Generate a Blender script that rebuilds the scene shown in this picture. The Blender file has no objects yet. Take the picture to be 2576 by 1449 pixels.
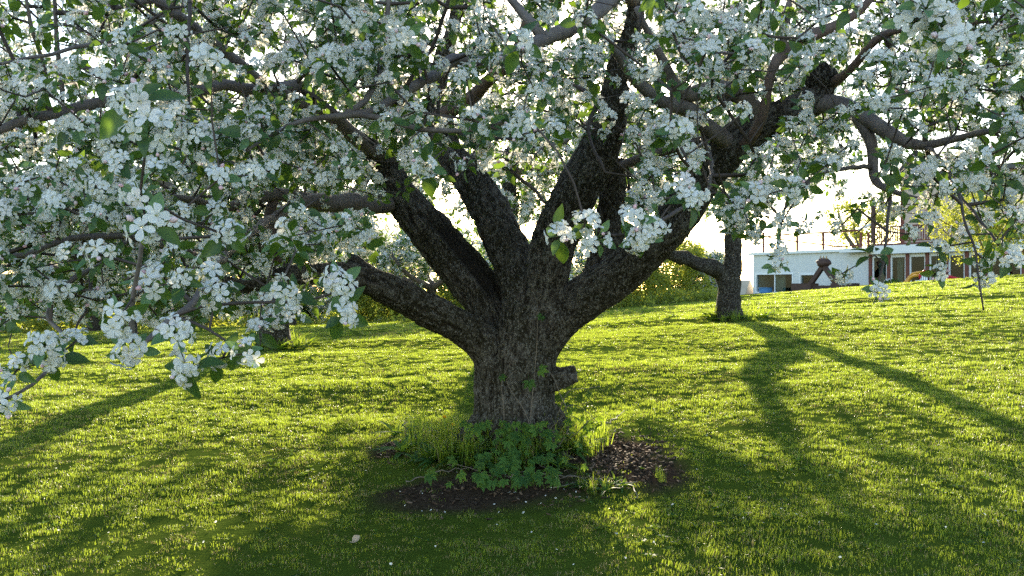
import bpy, math, random
import numpy as np
from mathutils import Vector, Matrix, noise as mnoise

R = math.radians
rng = np.random.default_rng(11)
random.seed(11)
scene = bpy.context.scene
C = scene.collection

# ------------------------------------------------------------------ camera
F, CX, CY, CAMZ = 2218.2, 1288.0, 724.5, 1.4      # focal length and centre in pixels of a 2576 x 1449 view
cam_d = bpy.data.cameras.new('camera')
cam_d.lens, cam_d.sensor_width = 31.0, 36.0
cam_d.clip_start, cam_d.clip_end = 0.05, 3000
cam = bpy.data.objects.new('camera', cam_d)
C.objects.link(cam)
cam.location = (0, 0, CAMZ)
cam.rotation_euler = (R(90), 0, 0)
scene.camera = cam

# ------------------------------------------------------------------ sky, sun, exposure
SUN_EL, SUN_AZ = R(13.5), math.atan2(0.035, 1.0)
world = bpy.data.worlds.new('World')
scene.world = world
world.use_nodes = True
wn = world.node_tree
bg = wn.nodes['Background']
sky = wn.nodes.new('ShaderNodeTexSky')
sky.sky_type = 'NISHITA'
sky.sun_disc = False
sky.sun_elevation, sky.sun_rotation = SUN_EL, SUN_AZ
sky.air_density, sky.dust_density, sky.ozone_density = 1.0, 0.6, 1.0
wn.links.new(sky.outputs[0], bg.inputs[0])
bg.inputs[1].default_value = 0.15
sd = Vector((math.sin(SUN_AZ) * math.cos(SUN_EL), math.cos(SUN_AZ) * math.cos(SUN_EL), math.sin(SUN_EL)))
sun_d = bpy.data.lights.new('sun', 'SUN')
sun_d.energy, sun_d.angle, sun_d.color = 4.8, R(0.6), (1.0, 0.86, 0.62)
sun = bpy.data.objects.new('sun', sun_d)
C.objects.link(sun)
sun.rotation_euler = sd.to_track_quat('Z', 'Y').to_euler()
vs = scene.view_settings
vs.view_transform, vs.look, vs.gamma, vs.exposure = 'Standard', 'None', 1.0, 1.85
vs.use_curve_mapping = False
cy = scene.cycles
cy.use_denoising = False
cy.max_bounces, cy.diffuse_bounces, cy.glossy_bounces = 6, 4, 2
cy.transmission_bounces, cy.transparent_max_bounces = 5, 8
cy.caustics_reflective = cy.caustics_refractive = False
cy.sample_clamp_indirect = 6

# ------------------------------------------------------------------ helpers
def P(px, py, d):
    """pixel of the 2576 view at depth d -> world point"""
    return np.array([(px - CX) / F * d, d, CAMZ + (CY - py) / F * d])

def tag(o, label=None, cat=None, group=None, kind=None):
    if label: o['label'] = label
    if cat: o['category'] = cat
    if group: o['group'] = group
    if kind: o['kind'] = kind
    return o

def empty(name, loc, label, cat, group=None):
    o = bpy.data.objects.new(name, None)
    o.empty_display_size = 0.2
    C.objects.link(o)
    o.location = loc
    return tag(o, label, cat, group)

class Geo:
    def __init__(s):
        s.V, s.Fc, s.M, s.n = [], [], [], 0
    def add(s, V, Fc, m=0):
        V = np.asarray(V, float).reshape(-1, 3)
        off = s.n
        s.V.append(V); s.n += len(V)
        for f in Fc:
            s.Fc.append(tuple(int(i) + off for i in f)); s.M.append(m)
        return s
    def addg(s, g, T=None):
        if not g.V: return s
        V = np.concatenate(g.V)
        if T is not None: V = V @ T[:3, :3].T + T[:3, 3]
        off = s.n
        s.V.append(V); s.n += len(V)
        s.Fc += [tuple(i + off for i in f) for f in g.Fc]
        s.M += g.M
        return s
    def mesh(s, name, mats, smooth=True):
        me = bpy.data.meshes.new(name)
        V = np.concatenate(s.V) if s.V else np.zeros((0, 3))
        me.from_pydata(V.tolist(), [], s.Fc)
        for m in (mats if isinstance(mats, (list, tuple)) else [mats]): me.materials.append(m)
        if len(me.polygons):
            me.polygons.foreach_set('material_index', s.M)
            me.polygons.foreach_set('use_smooth', [smooth] * len(s.Fc))
        me.update()
        return me

def obj(name, me, parent=None, world=True):
    """link a mesh; with a parent the mesh keeps world coordinates"""
    o = bpy.data.objects.new(name, me)
    C.objects.link(o)
    if parent is not None:
        o.parent = parent
        if world:
            off = Vector((0, 0, 0)); p = parent
            while p is not None:
                off += p.location; p = p.parent
            o.location = -off
    return o

BOXF = [(0, 1, 3, 2), (4, 6, 7, 5), (0, 4, 5, 1), (2, 3, 7, 6), (0, 2, 6, 4), (1, 5, 7, 3)]
def box(g, lo, hi, m=0, X=None):
    v = [(x, y, z) for x in (lo[0], hi[0]) for y in (lo[1], hi[1]) for z in (lo[2], hi[2])]
    if X is not None: v = [X(p) for p in v]
    return g.add(v, BOXF, m)

def frame(d, ref=None):
    d = np.asarray(d, float); d = d / (np.linalg.norm(d) + 1e-12)
    a = np.array([0.31, 0.22, 0.92]) if ref is None else np.asarray(ref, float)
    if abs(d @ a) > 0.95: a = np.array([0.9, -0.3, 0.1])
    u = np.cross(a, d); u /= np.linalg.norm(u)
    return u, np.cross(d, u), d

def align(d, spin):
    """3x3 with +z along d and a spin about it"""
    u, v, w = frame(d)
    c, s = math.cos(spin), math.sin(spin)
    return np.stack([u * c + v * s, -u * s + v * c, w], 1)

def M4(rot, loc, s=1.0):
    T = np.eye(4); T[:3, :3] = rot * s; T[:3, 3] = loc
    return T

def tube(g, pts, rad, k=8, m=0, cap=True, wob=0.0):
    pts = np.asarray(pts, float); rad = np.broadcast_to(np.asarray(rad, float), (len(pts),))
    tan = np.gradient(pts, axis=0)
    ang = np.linspace(0, 2 * math.pi, k, endpoint=False)
    V = []; pu = None
    for i in range(len(pts)):
        u, v, w = frame(tan[i], pu)
        if pu is not None:
            t = tan[i] / (np.linalg.norm(tan[i]) + 1e-12)
            u = -np.cross(np.cross(pu, t), t) if False else pu - (pu @ t) * t
            u /= np.linalg.norm(u) + 1e-12
            v = np.cross(t, u)
        pu = u
        rr = rad[i] * (1 + (wob * rng.normal(size=k) if wob else 0))
        V.append(pts[i] + (np.cos(ang) * rr)[:, None] * u + (np.sin(ang) * rr)[:, None] * v)
    n = len(pts)
    Fc = [(i * k + j, i * k + (j + 1) % k, (i + 1) * k + (j + 1) % k, (i + 1) * k + j) for i in range(n - 1) for j in range(k)]
    if cap:
        Fc.append(tuple(range(k - 1, -1, -1))); Fc.append(tuple((n - 1) * k + j for j in range(k)))
    return g.add(np.concatenate(V), Fc, m)

def spline(pts, step):
    """Catmull-Rom resample of rows [x,y,z,(r...)]"""
    p = np.asarray(pts, float)
    p = np.vstack([2 * p[0] - p[1], p, 2 * p[-1] - p[-2]])
    out = []
    for i in range(1, len(p) - 2):
        n = max(1, int(np.linalg.norm(p[i + 1, :3] - p[i, :3]) / step))
        for t in np.arange(n) / n:
            a, b, c, d = p[i - 1], p[i], p[i + 1], p[i + 2]
            out.append(0.5 * (2 * b + (c - a) * t + (2 * a - 5 * b + 4 * c - d) * t * t + (3 * b - a - 3 * c + d) * t ** 3))
    out.append(p[-2])
    return np.array(out)

def vnoise(x, y, seed=0):
    x = np.asarray(x, float); y = np.asarray(y, float)
    xi, yi = np.floor(x), np.floor(y)
    fx, fy = x - xi, y - yi
    fx, fy = fx * fx * (3 - 2 * fx), fy * fy * (3 - 2 * fy)
    def h(a, b):
        v = np.sin(a * 127.1 + b * 311.7 + seed * 74.7) * 43758.5453
        return v - np.floor(v)
    return (h(xi, yi) * (1 - fx) + h(xi + 1, yi) * fx) * (1 - fy) + (h(xi, yi + 1) * (1 - fx) + h(xi + 1, yi + 1) * fx) * fy
def fbm(x, y, seed=0, o=4):
    r = 0; a = 0.5
    for i in range(o):
        r = r + a * vnoise(x * 2 ** i, y * 2 ** i, seed + i); a *= 0.5
    return r / (1 - 0.5 ** o)

# ------------------------------------------------------------------ materials
class NT:
    def __init__(s, name):
        s.m = bpy.data.materials.new(name); s.m.use_nodes = True
        s.t = s.m.node_tree; s.t.nodes.clear()
        s.out = s.n('ShaderNodeOutputMaterial')
    def n(s, t, **k):
        x = s.t.nodes.new(t)
        for a, b in k.items():
            if a.startswith('i_'):
                key = a[2:]
                key = int(key) if key.isdigit() else key.replace('_', ' ')
                x.inputs[key].default_value = b
            else: setattr(x, a, b)
        return x
    def l(s, a, b): s.t.links.new(a, b)
    def noise(s, scale, detail=4, vec=None, rough=0.55):
        x = s.n('ShaderNodeTexNoise'); x.inputs['Scale'].default_value = scale
        x.inputs['Detail'].default_value = detail; x.inputs['Roughness'].default_value = rough
        if vec is not None: s.l(vec, x.inputs['Vector'])
        return x.outputs['Fac']
    def ramp(s, fac, stops):
        x = s.n('ShaderNodeValToRGB'); e = x.color_ramp.elements
        while len(e) < len(stops): e.new(0.5)
        for a, (p, c) in zip(e, stops):
            a.position = p; a.color = (c[0], c[1], c[2], 1) if len(c) == 3 else c
        s.l(fac, x.inputs[0])
        return x.outputs[0]
    def mix(s, fac, a, b):
        x = s.n('ShaderNodeMix', data_type='RGBA')
        for k, v in ((0, fac), (6, a), (7, b)):
            if hasattr(v, 'is_linked'): s.l(v, x.inputs[k])
            else: x.inputs[k].default_value = v if k == 0 else (*v, 1)
        return x.outputs[2]
    def math(s, op, a, b=0.0):
        x = s.n('ShaderNodeMath', operation=op)
        for k, v in ((0, a), (1, b)):
            if hasattr(v, 'is_linked'): s.l(v, x.inputs[k])
            else: x.inputs[k].default_value = v
        return x.outputs[0]
    def coord(s, which='Object', scale=None):
        c = s.n('ShaderNodeTexCoord').outputs[which]
        if scale:
            mp = s.n('ShaderNodeMapping'); mp.inputs['Scale'].default_value = scale
            s.l(c, mp.inputs[0]); c = mp.outputs[0]
        return c
    def pbsdf(s, col, rough=0.7, spec=0.3, bump=None, bstr=0.3, bdist=0.01, metal=0.0):
        b = s.n('ShaderNodeBsdfPrincipled')
        if hasattr(col, 'is_linked'): s.l(col, b.inputs['Base Color'])
        else: b.inputs['Base Color'].default_value = (*col, 1)
        if hasattr(rough, 'is_linked'): s.l(rough, b.inputs['Roughness'])
        else: b.inputs['Roughness'].default_value = rough
        b.inputs['Specular IOR Level'].default_value = spec
        b.inputs['Metallic'].default_value = metal
        if bump is not None:
            u = s.n('ShaderNodeBump'); u.inputs['Strength'].default_value = bstr; u.inputs['Distance'].default_value = bdist
            s.l(bump, u.inputs['Height']); s.l(u.outputs[0], b.inputs['Normal'])
        return b
    def done(s, sh):
        s.l(sh.outputs[0] if hasattr(sh, 'outputs') else sh, s.out.inputs[0]); return s.m

def plain(name, col, rough=0.6, var=0.12, scale=8, spec=0.3, bump=0.0, metal=0.0):
    k = NT(name)
    f = k.noise(scale, 5, k.coord())
    c = k.ramp(f, [(0.3, tuple(v * (1 - var) for v in col)), (0.7, tuple(min(1, v * (1 + var)) for v in col))])
    return k.done(k.pbsdf(c, rough, spec, f if bump else None, bump, metal=metal))

def leafy(name, ca, cb, tr, fac=0.4, rough=0.5, spec=0.3, scale=None):
    """two-tone leaf with light passing through"""
    k = NT(name)
    r = k.n('ShaderNodeObjectInfo').outputs['Random']
    if scale:
        g = k.n('ShaderNodeNewGeometry').outputs['Position']
        r = k.math('MULTIPLY', k.math('ADD', r, k.math('MULTIPLY', k.noise(scale, 3, g), 1.4)), 0.42)
    c = k.ramp(r, [(0.1, ca), (0.9, cb)])
    t = k.mix(r, tr, tuple(v * 1.2 for v in tr))
    b = k.pbsdf(c, rough, spec)
    tl = k.n('ShaderNodeBsdfTranslucent'); k.l(t, tl.inputs[0])
    mx = k.n('ShaderNodeMixShader'); mx.inputs[0].default_value = fac
    k.l(b.outputs[0], mx.inputs[1]); k.l(tl.outputs[0], mx.inputs[2])
    return k.done(mx)

def bark_old():
    k = NT('old_bark')
    g = k.coord()
    at = k.n('ShaderNodeAttribute', attribute_name='ridge').outputs['Fac']
    rot = k.n('ShaderNodeAttribute', attribute_name='rot').outputs['Fac']
    n1 = k.noise(9, 6, g, 0.65); n2 = k.noise(95, 6, k.coord('Object', (1, 1, .5)), 0.75); n3 = k.noise(2.2, 3, g)
    f = k.math('ADD', k.math('MULTIPLY', at, 0.42), k.math('MULTIPLY', n2, 0.62))
    c = k.ramp(f, [(0.25, (0.022, 0.018, 0.015)), (0.48, (0.080, 0.066, 0.057)), (0.66, (0.175, 0.155, 0.14)), (0.85, (0.29, 0.265, 0.245))])
    moss = k.ramp(k.math('ADD', k.math('MULTIPLY', n3, 0.8), k.math('MULTIPLY', n1, 0.35)), [(0.50, (0, 0, 0)), (0.62, (1, 1, 1))])
    c = k.mix(k.math('MULTIPLY', moss, 0.72), c, (0.035, 0.03, 0.014))
    lich = k.ramp(n1, [(0.62, (0, 0, 0)), (0.7, (1, 1, 1))])
    c = k.mix(k.math('MULTIPLY', lich, 0.35), c, (0.2, 0.21, 0.19))
    vf = k.n('ShaderNodeTexVoronoi'); vf.inputs['Scale'].default_value = 120; k.l(k.coord('Object', (1, 1, .55)), vf.inputs['Vector'])
    vs_ = k.n('ShaderNodeSeparateColor'); k.l(vf.outputs['Color'], vs_.inputs[0])
    flk = k.ramp(k.math('ADD', k.math('MULTIPLY', vs_.outputs[0], .7), k.math('MULTIPLY', n1, .5)), [(0.70, (0, 0, 0)), (0.80, (1, 1, 1))])
    c = k.mix(k.math('MULTIPLY', flk, .55), c, (0.27, 0.25, 0.23))
    gap = k.ramp(vs_.outputs[1], [(0.10, (1, 1, 1)), (0.2, (0, 0, 0))])
    c = k.mix(k.math('MULTIPLY', gap, .7), c, (0.02, 0.016, 0.013))
    c = k.mix(rot, c, (0.03, 0.024, 0.02))
    v = k.n('ShaderNodeTexVoronoi'); v.inputs['Scale'].default_value = 75; v.feature = 'DISTANCE_TO_EDGE'
    w = k.n('ShaderNodeMixRGB') if False else None
    k.l(g, v.inputs['Vector'])
    h = k.math('ADD', k.math('ADD', k.math('MULTIPLY', k.math('MINIMUM', v.outputs['Distance'], 0.12), 3.0), n2), k.math('MULTIPLY', vs_.outputs[0], .8))
    return k.done(k.pbsdf(c, 0.9, 0.15, h, 0.9, 0.016))

def bark_smooth(name, a, b, bump=0.35):
    k = NT(name)
    g = k.coord()
    n1 = k.noise(14, 5, g, 0.6); n2 = k.noise(90, 4, g)
    f = k.math('ADD', k.math('MULTIPLY', n1, 0.7), k.math('MULTIPLY', n2, 0.3))
    c = k.ramp(f, [(0.3, a), (0.7, b)])
    return k.done(k.pbsdf(c, 0.65, 0.3, f, bump, 0.006))

m_oldbark = bark_old()
m_greybark = bark_smooth('grey_bark', (0.028, 0.022, 0.018), (0.095, 0.08, 0.068), .9)
m_bark = bark_smooth('limb_bark', (0.085, 0.066, 0.064), (0.23, 0.195, 0.19))
m_redbark = bark_smooth('red_limb_bark', (0.085, 0.055, 0.045), (0.19, 0.13, 0.11))
m_twig = bark_smooth('twig_bark', (0.045, 0.032, 0.030), (0.10, 0.078, 0.072))
m_petal = None
k = NT('petal')
r = k.n('ShaderNodeObjectInfo').outputs['Random']
pc = k.ramp(r, [(0.0, (0.83, 0.85, 0.90)), (0.8, (0.87, 0.87, 0.89)), (1.0, (0.87, 0.80, 0.84))])
b_ = k.n('ShaderNodeBsdfDiffuse'); k.l(pc, b_.inputs[0])
t_ = k.n('ShaderNodeBsdfTranslucent'); t_.inputs[0].default_value = (0.88, 0.85, 0.74, 1)
x_ = k.n('ShaderNodeMixShader'); x_.inputs[0].default_value = 0.46
k.l(b_.outputs[0], x_.inputs[1]); k.l(t_.outputs[0], x_.inputs[2])
m_petal = k.done(x_)
m_bud = leafy('pink_bud', (0.80, 0.52, 0.58), (0.85, 0.70, 0.73), (0.7, 0.4, 0.45), 0.25)
m_stamen = plain('stamen', (0.55, 0.50, 0.16), 0.7)
m_leaf = leafy('apple_leaf', (0.016, 0.050, 0.016), (0.042, 0.095, 0.028), (0.22, 0.36, 0.03), 0.33, 0.42, 0.4)
m_leafpale = leafy('young_leaf', (0.07, 0.15, 0.075), (0.12, 0.22, 0.115), (0.25, 0.38, 0.08), 0.35, 0.6, 0.3)
m_pedicel = plain('pedicel', (0.12, 0.20, 0.06), 0.7)
m_grass = leafy('grass_blade', (0.026, 0.075, 0.016), (0.075, 0.120, 0.022), (0.38, 0.48, 0.04), 0.54, 0.42, 0.45, 0.55)
m_drygrass = leafy('dry_grass', (0.22, 0.17, 0.08), (0.32, 0.26, 0.13), (0.35, 0.28, 0.1), 0.3, 0.7, 0.2)
m_vine = leafy('creeper_leaf', (0.025, 0.075, 0.025), (0.055, 0.13, 0.035), (0.32, 0.45, 0.03), 0.4, 0.65, 0.15)
m_yellowleaf = leafy('spring_leaf', (0.12, 0.16, 0.03), (0.2, 0.24, 0.05), (0.45, 0.48, 0.05), 0.45, 0.5, 0.3)
m_vinestem = bark_smooth('vine_stem', (0.10, 0.075, 0.06), (0.20, 0.165, 0.14))

# ------------------------------------------------------------------ terrain
_yk = [-60, -10, 0, 3, 5.7, 8.5, 11, 14, 18, 20, 26, 36, 50, 70, 100, 200, 700, 2500]
_pk = [-4.5, -2.05, -1.4, -1.21, -1.045, -.86, -.745, -.69, -.70, -.75, -.98, -1.38, -1.80, -2.2, -2.9, -4, -6, -9]
_yf = np.concatenate([np.arange(-60, 100, 0.25), np.arange(100, 2500, 5.0)])
_pf = np.interp(_yf, _yk, _pk)
_n1 = len(np.arange(-60, 100, 0.25))
_ker = np.hanning(15); _ker /= _ker.sum()
_pf[:_n1] = np.convolve(np.pad(_pf[:_n1], 7, mode='edge'), _ker, 'valid')
_bw = [(0.35, 3.4, .016, .3), (-0.5, 2.3, .016, 1.9), (1.1, 4.6, .010, 4.0), (0.2, 6.6, .006, 2.2), (-1.3, 1.2, .018, 5.1), (2.2, -2.6, .007, .7), (0.7, 5.4, .008, 3.3)]
def H(x, y):
    x = np.asarray(x, float); y = np.asarray(y, float)
    p = np.interp(y, _yf, _pf)
    s = np.interp(y, [0, 12, 34, 3000], [.042, .046, .112, .112])
    t = np.where(x > 0, s * 23 * np.tanh(x / 23), np.interp(y, [0, 12, 20, 3000], [.042, .036, .03, .03]) * 40 * np.tanh(x / 40))
    b = .20 * (fbm(x * .22 + 5, y * .55, 31, 3) - .5) + .075 * (fbm(x * .7, y * 1.7, 37, 3) - .5)
    b = b * np.clip((60 - y) / 30, 0, 1) * 0.9
    r = np.hypot(x - 0.03, y - 5.7)
    b = b + 0.05 * np.exp(-(r / 0.75) ** 2)
    return CAMZ + p + t + b
def G(px, py):
    """ground point seen at a pixel"""
    dx, dz = (px - CX) / F, (CY - py) / F
    d = np.arange(1.5, 70, 0.02)
    i = np.argmax(CAMZ + dz * d <= H(dx * d, d))
    return np.array([dx * d[i], d[i], float(H(dx * d[i], d[i]))])

def dirt(x, y):
    """bare soil amount round the foot of the trunk"""
    w = fbm(x * 2.2, y * 3.0, 5) - 0.5
    def e(px, py, hx, hy):
        c = G(px, py); n = G(px, py + hy); f_ = G(px, py - hy)
        rx = hx / F * c[1]; ry = (f_[1] - n[1]) / 2
        return np.sqrt(((x - c[0]) / rx) ** 2 + ((y - c[1]) / ry) ** 2)
    m = np.minimum.reduce([e(1250, 1243, 270, 56), e(1560, 1150, 135, 62), e(985, 1130, 48, 22), e(1300, 1130, 150, 60)])
    return np.clip((1.12 - m + w * 1.3) / 0.35, 0, 1)

xs = np.unique(np.concatenate([-np.geomspace(13, 1500, 34), np.arange(-13, 13.01, 0.16), np.geomspace(13, 1500, 34)]))
ys = np.unique(np.concatenate([np.arange(-60, -2, 4), np.arange(-2, 24, 0.14), np.arange(24, 70, 0.8), np.geomspace(70, 2400, 26)]))
gx, gy = np.meshgrid(xs, ys)
gz = H(gx, gy)
nx, ny = len(xs), len(ys)
ii = (np.arange(ny - 1)[:, None] * nx + np.arange(nx - 1)[None]).ravel()
me = bpy.data.meshes.new('lawn')
me.from_pydata(np.stack([gx, gy, gz], -1).reshape(-1, 3).tolist(), [], np.stack([ii, ii + 1, ii + nx + 1, ii + nx], 1).tolist())
me.polygons.foreach_set('use_smooth', [True] * len(me.polygons))
a = me.attributes.new('dirt', 'FLOAT', 'POINT'); a.data.foreach_set('value', dirt(gx, gy).ravel())
k = NT('lawn_ground')
g = k.n('ShaderNodeNewGeometry').outputs['Position']
n1 = k.noise(0.7, 4, g); n2 = k.noise(9, 5, g, 0.7); n3 = k.noise(45, 4, g, 0.7)
gr = k.ramp(k.math('ADD', k.math('MULTIPLY', n1, .6), k.math('MULTIPLY', n2, .4)), [(0.3, (0.035, 0.06, 0.010)), (0.55, (0.06, 0.09, 0.014)), (0.75, (0.085, 0.11, 0.02))])
so = k.ramp(n3, [(0.3, (0.022, 0.015, 0.011)), (0.55, (0.05, 0.036, 0.027)), (0.8, (0.10, 0.08, 0.062))])
dm = k.n('ShaderNodeAttribute', attribute_name='dirt').outputs['Fac']
c = k.mix(dm, gr, so)
me.materials.append(k.done(k.pbsdf(c, 1.0, 0.0, k.math('ADD', n3, n2), 0.6, 0.03)))
lawn = obj('lawn', me); tag(lawn, 'mown green lawn rising gently to a crest', 'lawn', kind='structure')

# ------------------------------------------------------------------ instancing of uncountable stuff
def scatter(name, pts, rot, scl, var, sources, parent=None):
    me = bpy.data.meshes.new(name)
    me.from_pydata(np.asarray(pts).tolist(), [], [])
    for nm, ty, key, dat in (('rot', 'FLOAT_VECTOR', 'vector', np.asarray(rot, np.float32).ravel()), ('scl', 'FLOAT', 'value', np.asarray(scl, np.float32)), ('var', 'INT', 'value', np.asarray(var, np.int32))):
        at = me.attributes.new(nm, ty, 'POINT'); at.data.foreach_set(key, dat)
    o = obj(name, me, parent)
    ng = bpy.data.node_groups.new(name + '_nodes', 'GeometryNodeTree')
    ng.interface.new_socket('Geometry', in_out='INPUT', socket_type='NodeSocketGeometry')
    ng.interface.new_socket('Geometry', in_out='OUTPUT', socket_type='NodeSocketGeometry')
    N = ng.nodes.new; L = ng.links.new
    gi, go = N('NodeGroupInput'), N('NodeGroupOutput')
    jn, ip = N('GeometryNodeJoinGeometry'), N('GeometryNodeInstanceOnPoints')
    for s in reversed(sources):
        oi, gt = N('GeometryNodeObjectInfo'), N('GeometryNodeGeometryToInstance')
        oi.inputs['Object'].default_value = s
        L(oi.outputs['Geometry'], gt.inputs[0]); L(gt.outputs[0], jn.inputs[0])
    def att(nm, ty):
        x = N('GeometryNodeInputNamedAttribute'); x.data_type = ty; x.inputs['Name'].default_value = nm
        return x.outputs['Attribute']
    L(gi.outputs[0], ip.inputs['Points']); L(jn.outputs[0], ip.inputs['Instance'])
    ip.inputs['Pick Instance'].default_value = True
    L(att('var', 'INT'), ip.inputs['Instance Index'])
    er = N('FunctionNodeEulerToRotation'); L(att('rot', 'FLOAT_VECTOR'), er.inputs[0]); L(er.outputs[0], ip.inputs['Rotation'])
    L(att('scl', 'FLOAT'), ip.inputs['Scale']); L(ip.outputs[0], go.inputs[0])
    md = o.modifiers.new('scatter', 'NODES'); md.node_group = ng
    o['kind'] = 'stuff'
    return o
def source(name, me):            # a shape to scatter, not itself in the scene
    return bpy.data.objects.new(name, me)
def eul(rot3):
    return np.array(Matrix(rot3.tolist()).to_euler())

# ------------------------------------------------------------------ grass
def blade(g, x, y, h, w, az, bend, m=0):
    dx, dy = math.cos(az), math.sin(az)
    px_, py_ = -dy * w, dx * w
    b1, b2 = bend * 0.3, bend
    V = [(x - px_, y - py_, -0.008), (x + px_, y + py_, -0.008),
         (x - px_ * .8 + dx * b1 * h, y - py_ * .8 + dy * b1 * h, h * .55), (x + px_ * .8 + dx * b1 * h, y + py_ * .8 + dy * b1 * h, h * .55),
         (x + dx * b2 * h, y + dy * b2 * h, h * (1 - 0.35 * min(b2, 1)))]
    g.add(V, [(0, 1, 3, 2), (2, 3, 4)], m)
def tuft(seed, n, rad, h0, h1, w, bend=0.7, dry=0.04):
    rs = random.Random(seed); g = Geo()
    for i in range(n):
        r = rad * math.sqrt(rs.random()); t = rs.random() * 6.283
        blade(g, r * math.cos(t), r * math.sin(t), rs.uniform(h0, h1) * (1.0 - 0.3 * (r / rad)), w * rs.uniform(.7, 1.3), rs.random() * 6.283, rs.uniform(0.05, bend), 1 if rs.random() < dry else 0)
    return source('grass_tuft_%d' % seed, g.mesh('grass_tuft', [m_grass, m_drygrass]))
tufts = [tuft(i, 60, .075, .014, .036, .0015, 0.9, .03 + .05 * (i % 3)) for i in range(6)] + [tuft(20 + i, 16, .03, .03, .065, .0018, 0.6) for i in range(3)]
tufts += [tuft(30 + i, 50, .075, .010, .026, .0015, 1.1, .35) for i in range(2)]
for i in range(2):                                       # low broad-leaved weeds in the turf
    g = Geo(); q = random.Random(40 + i)
    for j in range(7):
        a = j * .9 + q.uniform(-.3, .3); L = q.uniform(.02, .045); w = L * .28; ca, sa = math.cos(a), math.sin(a); z = q.uniform(.012, .03)
        g.add([(0, 0, .002), (ca * L * .5 - sa * w, sa * L * .5 + ca * w, z), (ca * L, sa * L, z * .9), (ca * L * .5 + sa * w, sa * L * .5 - ca * w, z)], [(0, 3, 2, 1)])
    tufts.append(source('lawn_weed_%d' % i, g.mesh('lawn_weed', m_vine)))
gp, grt, gs, gv = [], [], [], []
def grass_band(d0, d1, dens, scl, umax=0.80, var=(0, 6), keep=None):
    n = int(dens * umax * (d1 * d1 - d0 * d0))
    d = np.sqrt(rng.uniform(d0 * d0, d1 * d1, n)); u = rng.uniform(-umax, umax, n)
    x, y = u * d, d
    pr = 1 - 0.93 * dirt(x, y)
    lush = fbm(x * .9, y * 1.4, 3)
    pr = pr * np.clip(0.75 + 1.2 * (lush - 0.35), .55, 1)
    kk = rng.random(n) < pr
    kk &= np.hypot(x - .03, y - 5.7) > 0.26
    if keep is not None: kk &= keep(x, y)
    x, y, lush = x[kk], y[kk], lush[kk]
    gp.append(np.stack([x, y, H(x, y) - 0.004], 1))
    grt.append(np.stack([rng.normal(0, .12, len(x)), rng.normal(0, .12, len(x)), rng.uniform(0, 6.28, len(x))], 1))
    gs.append(scl * rng.uniform(.65, 1.25, len(x)) * (0.55 + 0.9 * lush))
    v_ = rng.integers(var[0], var[1], len(x))
    v_ = np.where((fbm(x * .8, y * 1.3, 15) > .56) & (rng.random(len(x)) < .6), rng.integers(9, 11, len(x)), v_)
    gv.append(np.where((fbm(x * 1.7, y * 2.2, 19) > .50) & (rng.random(len(x)) < .10), rng.integers(11, 13, len(x)), v_))
grass_band(2.0, 8.0, 300, .75, 1.25)
grass_band(8.0, 13, 170, .9, 1.0)
grass_band(13, 22, 62, 1.25)
grass_band(22, 46, 14, 1.8)
grass_band(2.6, 9, 16, .8, var=(6, 9), keep=lambda x, y: fbm(x * 1.6, y * 2.1, 9) > 0.52)
go_ = scatter('grass', np.concatenate(gp), np.concatenate(grt), np.concatenate(gs), np.concatenate(gv), tufts)
tag(go_, 'short mown grass blades covering the lawn', 'grass', kind='stuff')

# ------------------------------------------------------------------ blossom, leaves and clusters
def leaf_geo(L=0.065, W=0.021, fold=0.35, droop=0.35, m=0, n=5):
    g = Geo(); V = []; Fc = []
    prof = [0.12, 0.72, 1.0, 0.88, 0.55, 0.0]
    for i in range(n + 1):
        t = i / n; w = W * prof[min(i, 5)]
        x = L * t; z = -droop * L * t * t
        V += [(x, -w, z + w * fold), (x, 0, z), (x, w, z + w * fold)]
    for i in range(n):
        a = i * 3
        Fc += [(a, a + 3, a + 4, a + 1), (a + 1, a + 4, a + 5, a + 2)]
    # petiole behind the blade
    g.add(V, Fc, m)
    return g
def flower_geo(cup, rs, mp=0, ms=1):
    g = Geo()
    for i in range(5):
        a = i * 2 * math.pi / 5 + rs.uniform(-.12, .12)
        c_ = cup + rs.uniform(-.32, .32); L = .0250 * rs.uniform(.88, 1.12); W = .0084 * rs.uniform(.85, 1.15)
        V = []
        rows = [(0.08, .16), (.35, .60), (.68, 1.0), (.9, .80), (1.0, .36)]
        for t, w in rows:
            x = L * t * math.cos(c_ * (1 - .5 * t)); z = L * t * math.sin(c_ * (1 - .5 * t)) - .004 * t * t
            for s_, e in ((-1, 1), (0, 0), (1, 1)):
                V.append((x, s_ * W * w, z + e * .0035 * w))
        V = np.array(V); ca, sa = math.cos(a), math.sin(a)
        V = V @ np.array([[ca, -sa, 0], [sa, ca, 0], [0, 0, 1]]).T
        Fc = []
        for r_ in range(4):
            b = r_ * 3
            Fc += [(b, b + 3, b + 4, b + 1), (b + 1, b + 4, b + 5, b + 2)]
        g.add(V, Fc, mp)
    for i in range(9):                                   # stamens
        a = i * 0.698; r0 = .0012; r1 = .0045 * rs.uniform(.6, 1.2); h = .009 * rs.uniform(.8, 1.2)
        g.add([(r0 * math.cos(a), r0 * math.sin(a), .001), (r0 * math.cos(a + .5), r0 * math.sin(a + .5), .001),
               (r1 * math.cos(a), r1 * math.sin(a), h), (r1 * math.cos(a) + .0009, r1 * math.sin(a) + .0007, h)], [(0, 1, 3, 2)], ms)
    return g
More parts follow.
